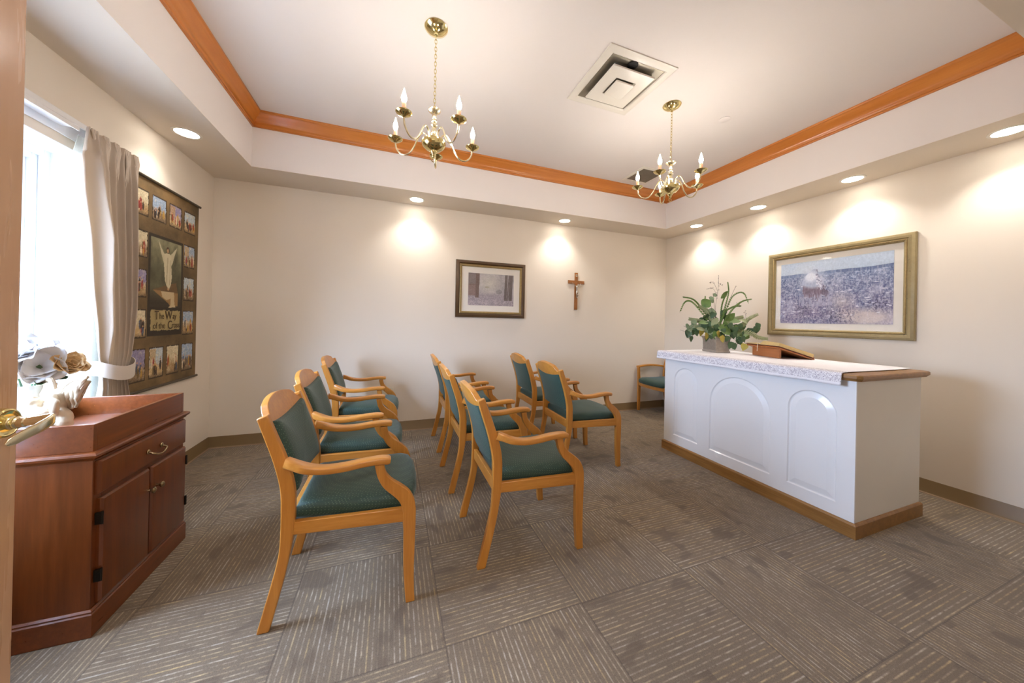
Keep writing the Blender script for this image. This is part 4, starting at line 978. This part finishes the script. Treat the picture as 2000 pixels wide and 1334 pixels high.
def rectloft(name, prof, mat, x0, x1, y0, y1, chamf=0, **k):
    rings = []
    for e, z in prof:
        a, c, d_, g = x0-e-ox, x1+e-ox, y0-e-oy, y1+e-oy; q = chamf
        rings.append([(a+q, d_, z), (c-q, d_, z), (c, d_+q, z), (c, g-q, z), (c-q, g, z), (a+q, g, z), (a, g-q, z), (a, d_+q, z)] if q else [(a, d_, z), (c, d_, z), (c, g, z), (a, g, z)])
    b = MB(); b.loft(rings); return b.build(name, mat, al, ang=25)
rectloft('base_trim', [(.0, 0), (.013, 0), (.013, .074), (.010, .080), (.006, .084), (.0, .086)], 'oak_wood', xf, AX1-.013, yr0, yr1)
rectloft('countertop', [(.010, .900), (.022, .902), (.026, .908), (.030, .912), (.034, .918), (.034, .932), (.030, .938), (.024, .940)], 'oak_wood', xf, AX1-.013, yr0, yr1, .02)
# altar cloth
cy0, cy1 = 1.112, 2.515
cl = thing('altar_cloth', 'white altar cloth with lace border draped over the altar top and front edge', 'altar cloth', (AX0-.028, 0, .944))
b = MB(); nu = 160; sect = [(.80, 0), (.6, 0), (.4, 0), (.2, .0), (.1, .0), (.04, .0), (.014, .0), (.004, -.002), (-.002, -.007), (-.006, -.016), (-.006, -.032), (-.007, -.050), (-.0075, -.064), (-.008, -.074)]
vs_ = []
for k in range(nu+1):
    u = k/nu; y = lerp(cy0, cy1, u)
    for i, (x, z) in enumerate(sect):
        d_ = max(0, -z)/.07; vs_.append((x-.003*d_*(math.sin(y*23)+.6*math.sin(y*51+1))-.002*d_, y+0.004*math.sin(x*9), z+.0012*math.sin(x*17+y*11)+.0012-(.004*math.sin(y*140)*.4 if i == len(sect)-1 else 0)))
n = len(sect); b.add(vs_, [(k*n+i, k*n+i+1, (k+1)*n+i+1, (k+1)*n+i) for k in range(nu) for i in range(n-1)])
b.build('cloth', 'lace_cloth', cl, ang=180, fix=False, solid=.0016)

# bookstand and open book on the altar
TZ = .9485
st = thing('book_stand', 'low wooden book stand on the altar with its board sloping to the wall', 'book stand', (2.985, 1.853, TZ), -.36+.0)
# local: +x toward the wall, y along the altar
b = MB(); b.box(0, .016, -.148, .148, 0, .078); b.build('support_panel', 'stand_wood', st, bevel=.001)
ca, sa = math.cos(math.radians(17.5)), math.sin(math.radians(17.5))
def sl(s, y, d): return (-.030+s*ca+d*sa, y, .086-s*sa+d*ca)      # along the slope, off the slope
def slbox(b, s0, s1, y0, y1, d0, d1):
    b.add([sl(s0, y0, d0), sl(s1, y0, d0), sl(s1, y1, d0), sl(s0, y1, d0), sl(s0, y0, d1), sl(s1, y0, d1), sl(s1, y1, d1), sl(s0, y1, d1)], [(0, 3, 2, 1), (4, 5, 6, 7), (0, 1, 5, 4), (1, 2, 6, 5), (2, 3, 7, 6), (3, 0, 4, 7)])
b = MB(); slbox(b, 0, .30, -.178, .178, -.004, .008); b.build('slope_board', 'stand_wood', st, bevel=.0015)
b = MB(); slbox(b, .288, .30, -.17, .17, .008, .022); b.build('ledge', 'stand_wood', st, bevel=.001)
bk_ = thing('open_book', 'large open book with dark red cover lying on the altar book stand', 'book', (2.985, 1.853, TZ), -.36)
b = MB(); slbox(b, -.012, .286, -.188, .188, .0085, .0125); b.build('cover', 'book_cover', bk_, bevel=.001)
def pages(y0, y1, th0, th1, nm):
    b = MB(); rings = []
    for k in range(13):
        u = k/12; y = lerp(y0, y1, u); h = (th0+(th1-th0)*u)*(math.sin(min(1, u*5+.12)*PI/2))
        rings.append([sl(-.006, y, .013), sl(.280, y, .013), sl(.280, y, .013+h), sl(-.006, y, .013+h)])
    b.loft(rings); b.build(nm, 'book_paper', bk_, ang=40)
pages(0.02, -.180, .036, .028, 'page_block'); pages(0.02, .180, .016, .006, 'page_block')
ro = thing('rosary', 'pale bead rosary strand hanging over the edge of the open book', 'rosary', (2.985, 1.853, TZ), -.36)
P = [Vector(sl(.10-.008*k, .030-.0006*k, .034)) for k in range(13)]+[Vector((-.046, .024+.0006*k, .112-.0075*k)) for k in range(10)]
b = MB()
for p in P: b.ell(p, (.0033,)*3, 8, 5)
b.build('beads', 'bead_white', ro); b = MB(); b.tube(P, .0008, 5); b.build('cord', 'bead_white', ro)

# ------------------------------------------------------------------ planter arrangement
pot = thing('potted_arrangement', 'artificial greenery arrangement in a grey lattice planter on the altar', 'plant', (2.945, 2.272, TZ-.001), -.30)
b = MB(); hw, hd, hz = .095, .065, .150
rings = []
for e, z in [(.004, 0), (.006, .012), (0, .018), (.002, .10), (.006, .132), (.012, .138), (.012, .150), (.004, .150), (-.004, .146), (-.012, .12)]:
    rings.append([(-hd-e, -hw-e, z), (hd+e, -hw-e, z), (hd+e, hw+e, z), (-hd-e, hw+e, z)])
b.loft(rings)
b.build('planter', 'pot_wicker', pot, ang=25)
b = MB()
for sgn in (1, -1):
    for k in range(-6, 13):
        y0 = -hw+.008+k*.018
        a, c = (y0, y0+sgn*.105)
        pa, pb = [], []
        t0, t1 = 0, 1
        lo, hi = -hw+.006, hw-.006
        # clip to the panel
        if c != a:
            ta, tb = (lo-a)/(c-a), (hi-a)/(c-a); t0, t1 = max(0, min(ta, tb)), min(1, max(ta, tb))
        if t1-t0 > .05: b.tube([(-hd-.0045, a+(c-a)*t0, .024+.098*t0), (-hd-.0055, a+(c-a)*t1, .024+.098*t1)], .0024, 5)
b.build('lattice', 'pot_wicker', pot)
b = MB(); b.box(-hd+.004, hd-.004, -hw+.004, hw-.004, .12, .14); b.build('moss', 'leaf_dark', pot)
R_pot = Matrix.Rotation(.30, 3, 'Z'); camR, camU, camW = R_pot@CR, R_pot@Vector((0, 0, 1)), R_pot@f_      # arrangement axes in the planter's frame
def P3(px, py, dep=0.0):          # offsets measured in the arrangement's own width and height (metres)
    r, u = (px-1400)/203.0, (690-py)/203.0
    r2, u2_ = r*(1+dep*.3), u+dep*.08
    return camR*r2+camU*u2_+camW*dep
def leaf(b, c, d, nrm, L_, W_, shape='oval', fold=.15, droop=.2):
    d = Vector(d).normalized(); nrm = Vector(nrm); sd = d.cross(nrm).normalized(); up = sd.cross(d).normalized(); n = 7; vs_ = []
    for i in range(n):
        u = i/(n-1)
        if shape == 'round': w2 = W_*math.sqrt(max(.0, 1-(2*u-1)**2))+.0004
        elif shape == 'heart': w2 = W_*(.75 if u < .01 else math.sin(PI*(.22+.78*u))**.9*(1.12-.35*u)) if u < .995 else .0004
        else: w2 = W_*math.sin(PI*(.04+.95*u))**.8
        p = Vector(c)+d*L_*u-up*droop*L_*u*u
        vs_ += [p-sd*w2/2+up*fold*w2, p, p+sd*w2/2+up*fold*w2]
    b.add(vs_, [(i*3+j, i*3+j+1, (i+1)*3+j+1, (i+1)*3+j) for i in range(n-1) for j in range(2)])
rn = random.Random(11)
def facing(): return (-camW+camR*rn.uniform(-.6, .6)+camU*rn.uniform(-.1, .9)).normalized()
root = P3(1401, 652)
def stem(b, pts, r=.0018):
    b.tube(cr([tuple(p) for p in pts], 4), r, 5)
# fern-like arching blades
def frond(b, pts, w, n=22, ln=.035):
    path = [Vector(p) for p in cr([tuple(p) for p in pts], 6)]; b.tube(path, .0016, 5); m = len(path)
    for k in range(n):
        t_ = .15+.83*k/n; i = min(m-2, int(t_*(m-1))); p = path[i].lerp(path[i+1], t_*(m-1)-i); d = (path[i+1]-path[i]).normalized(); sd = d.cross(camW).normalized()
        for s in (-1, 1): leaf(b, p, d+sd*s*w, -camW, ln*(1-.6*t_), ln*.24, droop=.1)
b = MB()
for pts, w in (([(1400, 650, 0), (1375, 615, .02), (1355, 593, .02), (1338, 592, 0), (1325, 612, -.02)], .35), ([(1402, 650, 0), (1380, 610, .05), (1362, 588, .06), (1338, 582, .05)], .35), ([(1405, 650, 0), (1412, 610, -.02), (1420, 575, -.02), (1421, 552, 0)], .3),
               ([(1405, 650, 0), (1420, 605, 0), (1436, 580, .03), (1455, 574, .03), (1463, 595, 0)], .35), ([(1405, 650, 0), (1420, 612, -.05), (1440, 592, -.06), (1463, 586, -.05)], .35), ([(1405, 650, 0), (1418, 618, .05), (1438, 603, .06), (1455, 600, .05)], .4), ([(1408, 650, 0), (1414, 600, .03), (1425, 570, .03)], .3), ([(1400, 650, 0), (1390, 610, .1), (1392, 580, .12)], .3)):
    b = MB(); frond(b, [P3(*q) for q in pts], w); b.build('grass_frond', 'leaf_green', pot, fix=False, ang=180)
b = MB()
for pts in ([(1410, 650, 0), (1440, 640, -.05), (1455, 625, -.06), (1478, 615, -.04)], [(1410, 655, 0), (1450, 650, -.08), (1475, 660, -.06), (1498, 664, -.04)], [(1400, 655, 0), (1370, 632, -.02), (1345, 625, 0)], [(1400, 640, 0), (1385, 610, .03), (1368, 600, .04)], [(1405, 645, 0), (1440, 628, .05), (1462, 622, .07)]):
    b = MB(); frond(b, [P3(*q) for q in pts], .9, 20, .05); b.build('fern_frond', 'leaf_pale', pot, fix=False, ang=180)
# large smooth leaves
b = MB()
for (px, py, dep, dx, dy, L_, W_) in ((1368, 600, -.03, .25, .3, .085, .10), (1408, 585, 0, .5, .6, .085, .05), (1392, 640, -.09, .9, -.35, .13, .11), (1385, 648, -.08, .3, -.6, .10, .08), (1428, 655, -.06, .9, .2, .13, .09), (1440, 650, -.04, .8, -.5, .11, .09), (1378, 632, -.05, -.9, .1, .10, .05), (1415, 628, -.02, .7, .5, .11, .07), (1430, 632, .03, .8, .2, .1, .06), (1398, 625, .05, -.3, .7, .1, .06)):
    d = camR*dx+camU*dy-camW*.25; b = MB(); leaf(b, P3(px, py, dep), d, facing(), L_, W_, fold=.12, droop=.25); b.build('broad_leaf', 'leaf_green', pot, fix=False, ang=180)
b = MB(); bs = MB()
for pts, mat_ in (([(1400, 645, 0), (1360, 632, -.05), (1345, 640, -.06), (1333, 648, -.05)], 0), ([(1400, 640, 0), (1398, 600, .02), (1396, 575, .03)], 0), ([(1400, 645, 0), (1390, 605, .0), (1385, 582, .0)], 0), ([(1405, 650, 0), (1432, 660, -.08), (1440, 668, -.1)], 0), ([(1400, 650, 0), (1360, 650, .02), (1342, 640, .05)], 0)):
    path = [Vector(p) for p in cr([tuple(P3(*q)) for q in pts], 4)]; bs.tube(path, .0014, 5)
    for k, p in enumerate(path[3:]):
        if k % 2: continue
        b = MB(); leaf(b, p, camR*rn.uniform(-1, 1)+camU*rn.uniform(-.2, 1), facing(), rn.uniform(.040, .060), rn.uniform(.038, .056), 'round', .05, .1); b.build('eucalyptus_leaf', 'leaf_grey', pot, fix=False, ang=180)
bs.build('eucalyptus_stem', 'twig_brown', pot)
# ivy: dark hearts trailing
b = MB(); by_ = MB()
for (px, py, dep, mt) in ((1352, 655, -.05, 0), (1344, 654, -.04, 0), (1341, 662, -.05, 0), (1363, 650, -.06, 1), (1371, 658, -.08, 1), (1386, 652, -.12, 1), (1392, 660, -.13, 1), (1412, 672, -.13, 0), (1415, 676, -.13, 0), (1442, 675, -.12, 1), (1437, 664, -.12, 0), (1470, 645, -.05, 0), (1478, 640, -.04, 0), (1465, 650, -.06, 0), (1388, 642, -.1, 0), (1400, 648, -.12, 0), (1408, 640, -.11, 0), (1420, 645, -.1, 0), (1378, 645, -.09, 0), (1376, 662, -.08, 0),
                          (1430, 640, -.08, 0), (1395, 655, -.11, 0), (1418, 655, -.12, 0), (1405, 660, -.12, 0), (1366, 640, -.05, 0), (1382, 636, -.06, 0), (1440, 655, -.08, 0), (1432, 665, -.1, 0), (1415, 615, 0, 0), (1395, 620, -.02, 0), (1385, 625, .02, 0), (1425, 625, .03, 0), (1450, 640, 0, 0)):
    for q in range(2 if not mt else 1):
        sz = rn.uniform(.05, .075) if not mt else .07
        b = MB(); leaf(b, P3(px+rn.uniform(-3, 3)*(not mt), py+rn.uniform(-2, 2)-6, dep+.02*q), camR*rn.uniform(-.7, .7)-camU, facing(), sz, sz*.85, 'heart', .1, .15); b.build('yellow_leaf' if mt else 'ivy_leaf', 'leaf_yellow' if mt else 'leaf_dark', pot, fix=False, ang=180)
for _ in range(26):
    a_ = rn.uniform(0, 2*PI); rr = rn.random()**.6; px, py = 1402+44*rr*math.cos(a_), 640+22*rr*math.sin(a_); b = MB(); sz = rn.uniform(.055, .09)
    leaf(b, P3(px, py, rn.uniform(-.10, .12)), camR*math.cos(a_)+camU*(math.sin(a_)*.6+.2), facing(), sz, sz*.6, 'oval', .12, .25); b.build('small_leaf', rn.choice(['leaf_green', 'leaf_grey', 'leaf_pale', 'leaf_dark']), pot, fix=False, ang=180)
b = MB(); tip = MB()
for pts in ([(1400, 645, 0), (1398, 600, 0), (1402, 570, 0), (1403, 540, 0)], [(1402, 572, 0), (1395, 556, .01), (1386, 553, .01)], [(1401, 580, 0), (1390, 565, -.01), (1379, 567, -.01)], [(1405, 645, 0), (1418, 605, 0), (1432, 575, .01), (1440, 560, .02)], [(1405, 650, 0), (1430, 615, .02), (1445, 595, .03), (1451, 602, .03)], [(1402, 555, 0), (1412, 560, .01)], [(1408, 645, 0), (1450, 625, -.03), (1452, 610, -.03)]):
    path = [Vector(p) for p in cr([tuple(P3(*q)) for q in pts], 6)]; b.tube(path, .0011, 5)
    for p in path[len(path)//2:]:
        if rn.random() < .8: tip.ell(p+camR*rn.uniform(-.01, .01)+camU*rn.uniform(-.008, .01), (.0032, .0032, .004), 6, 4)
for pts in ([(1348, 655, -.05), (1335, 650, -.04), (1325, 646, -.03)], [(1415, 660, -.13), (1425, 668, -.13), (1424, 676, -.12), (1418, 682, -.11)], [(1432, 655, -.1), (1455, 660, -.08), (1470, 648, -.05)], [(1375, 655, -.08), (1355, 652, -.05), (1343, 657, -.05)]):
    b.tube(cr([tuple(P3(*q)) for q in pts], 6), .001, 5)
b.build('twig', 'twig_brown', pot); tip.build('bud', 'twig_brown', pot)
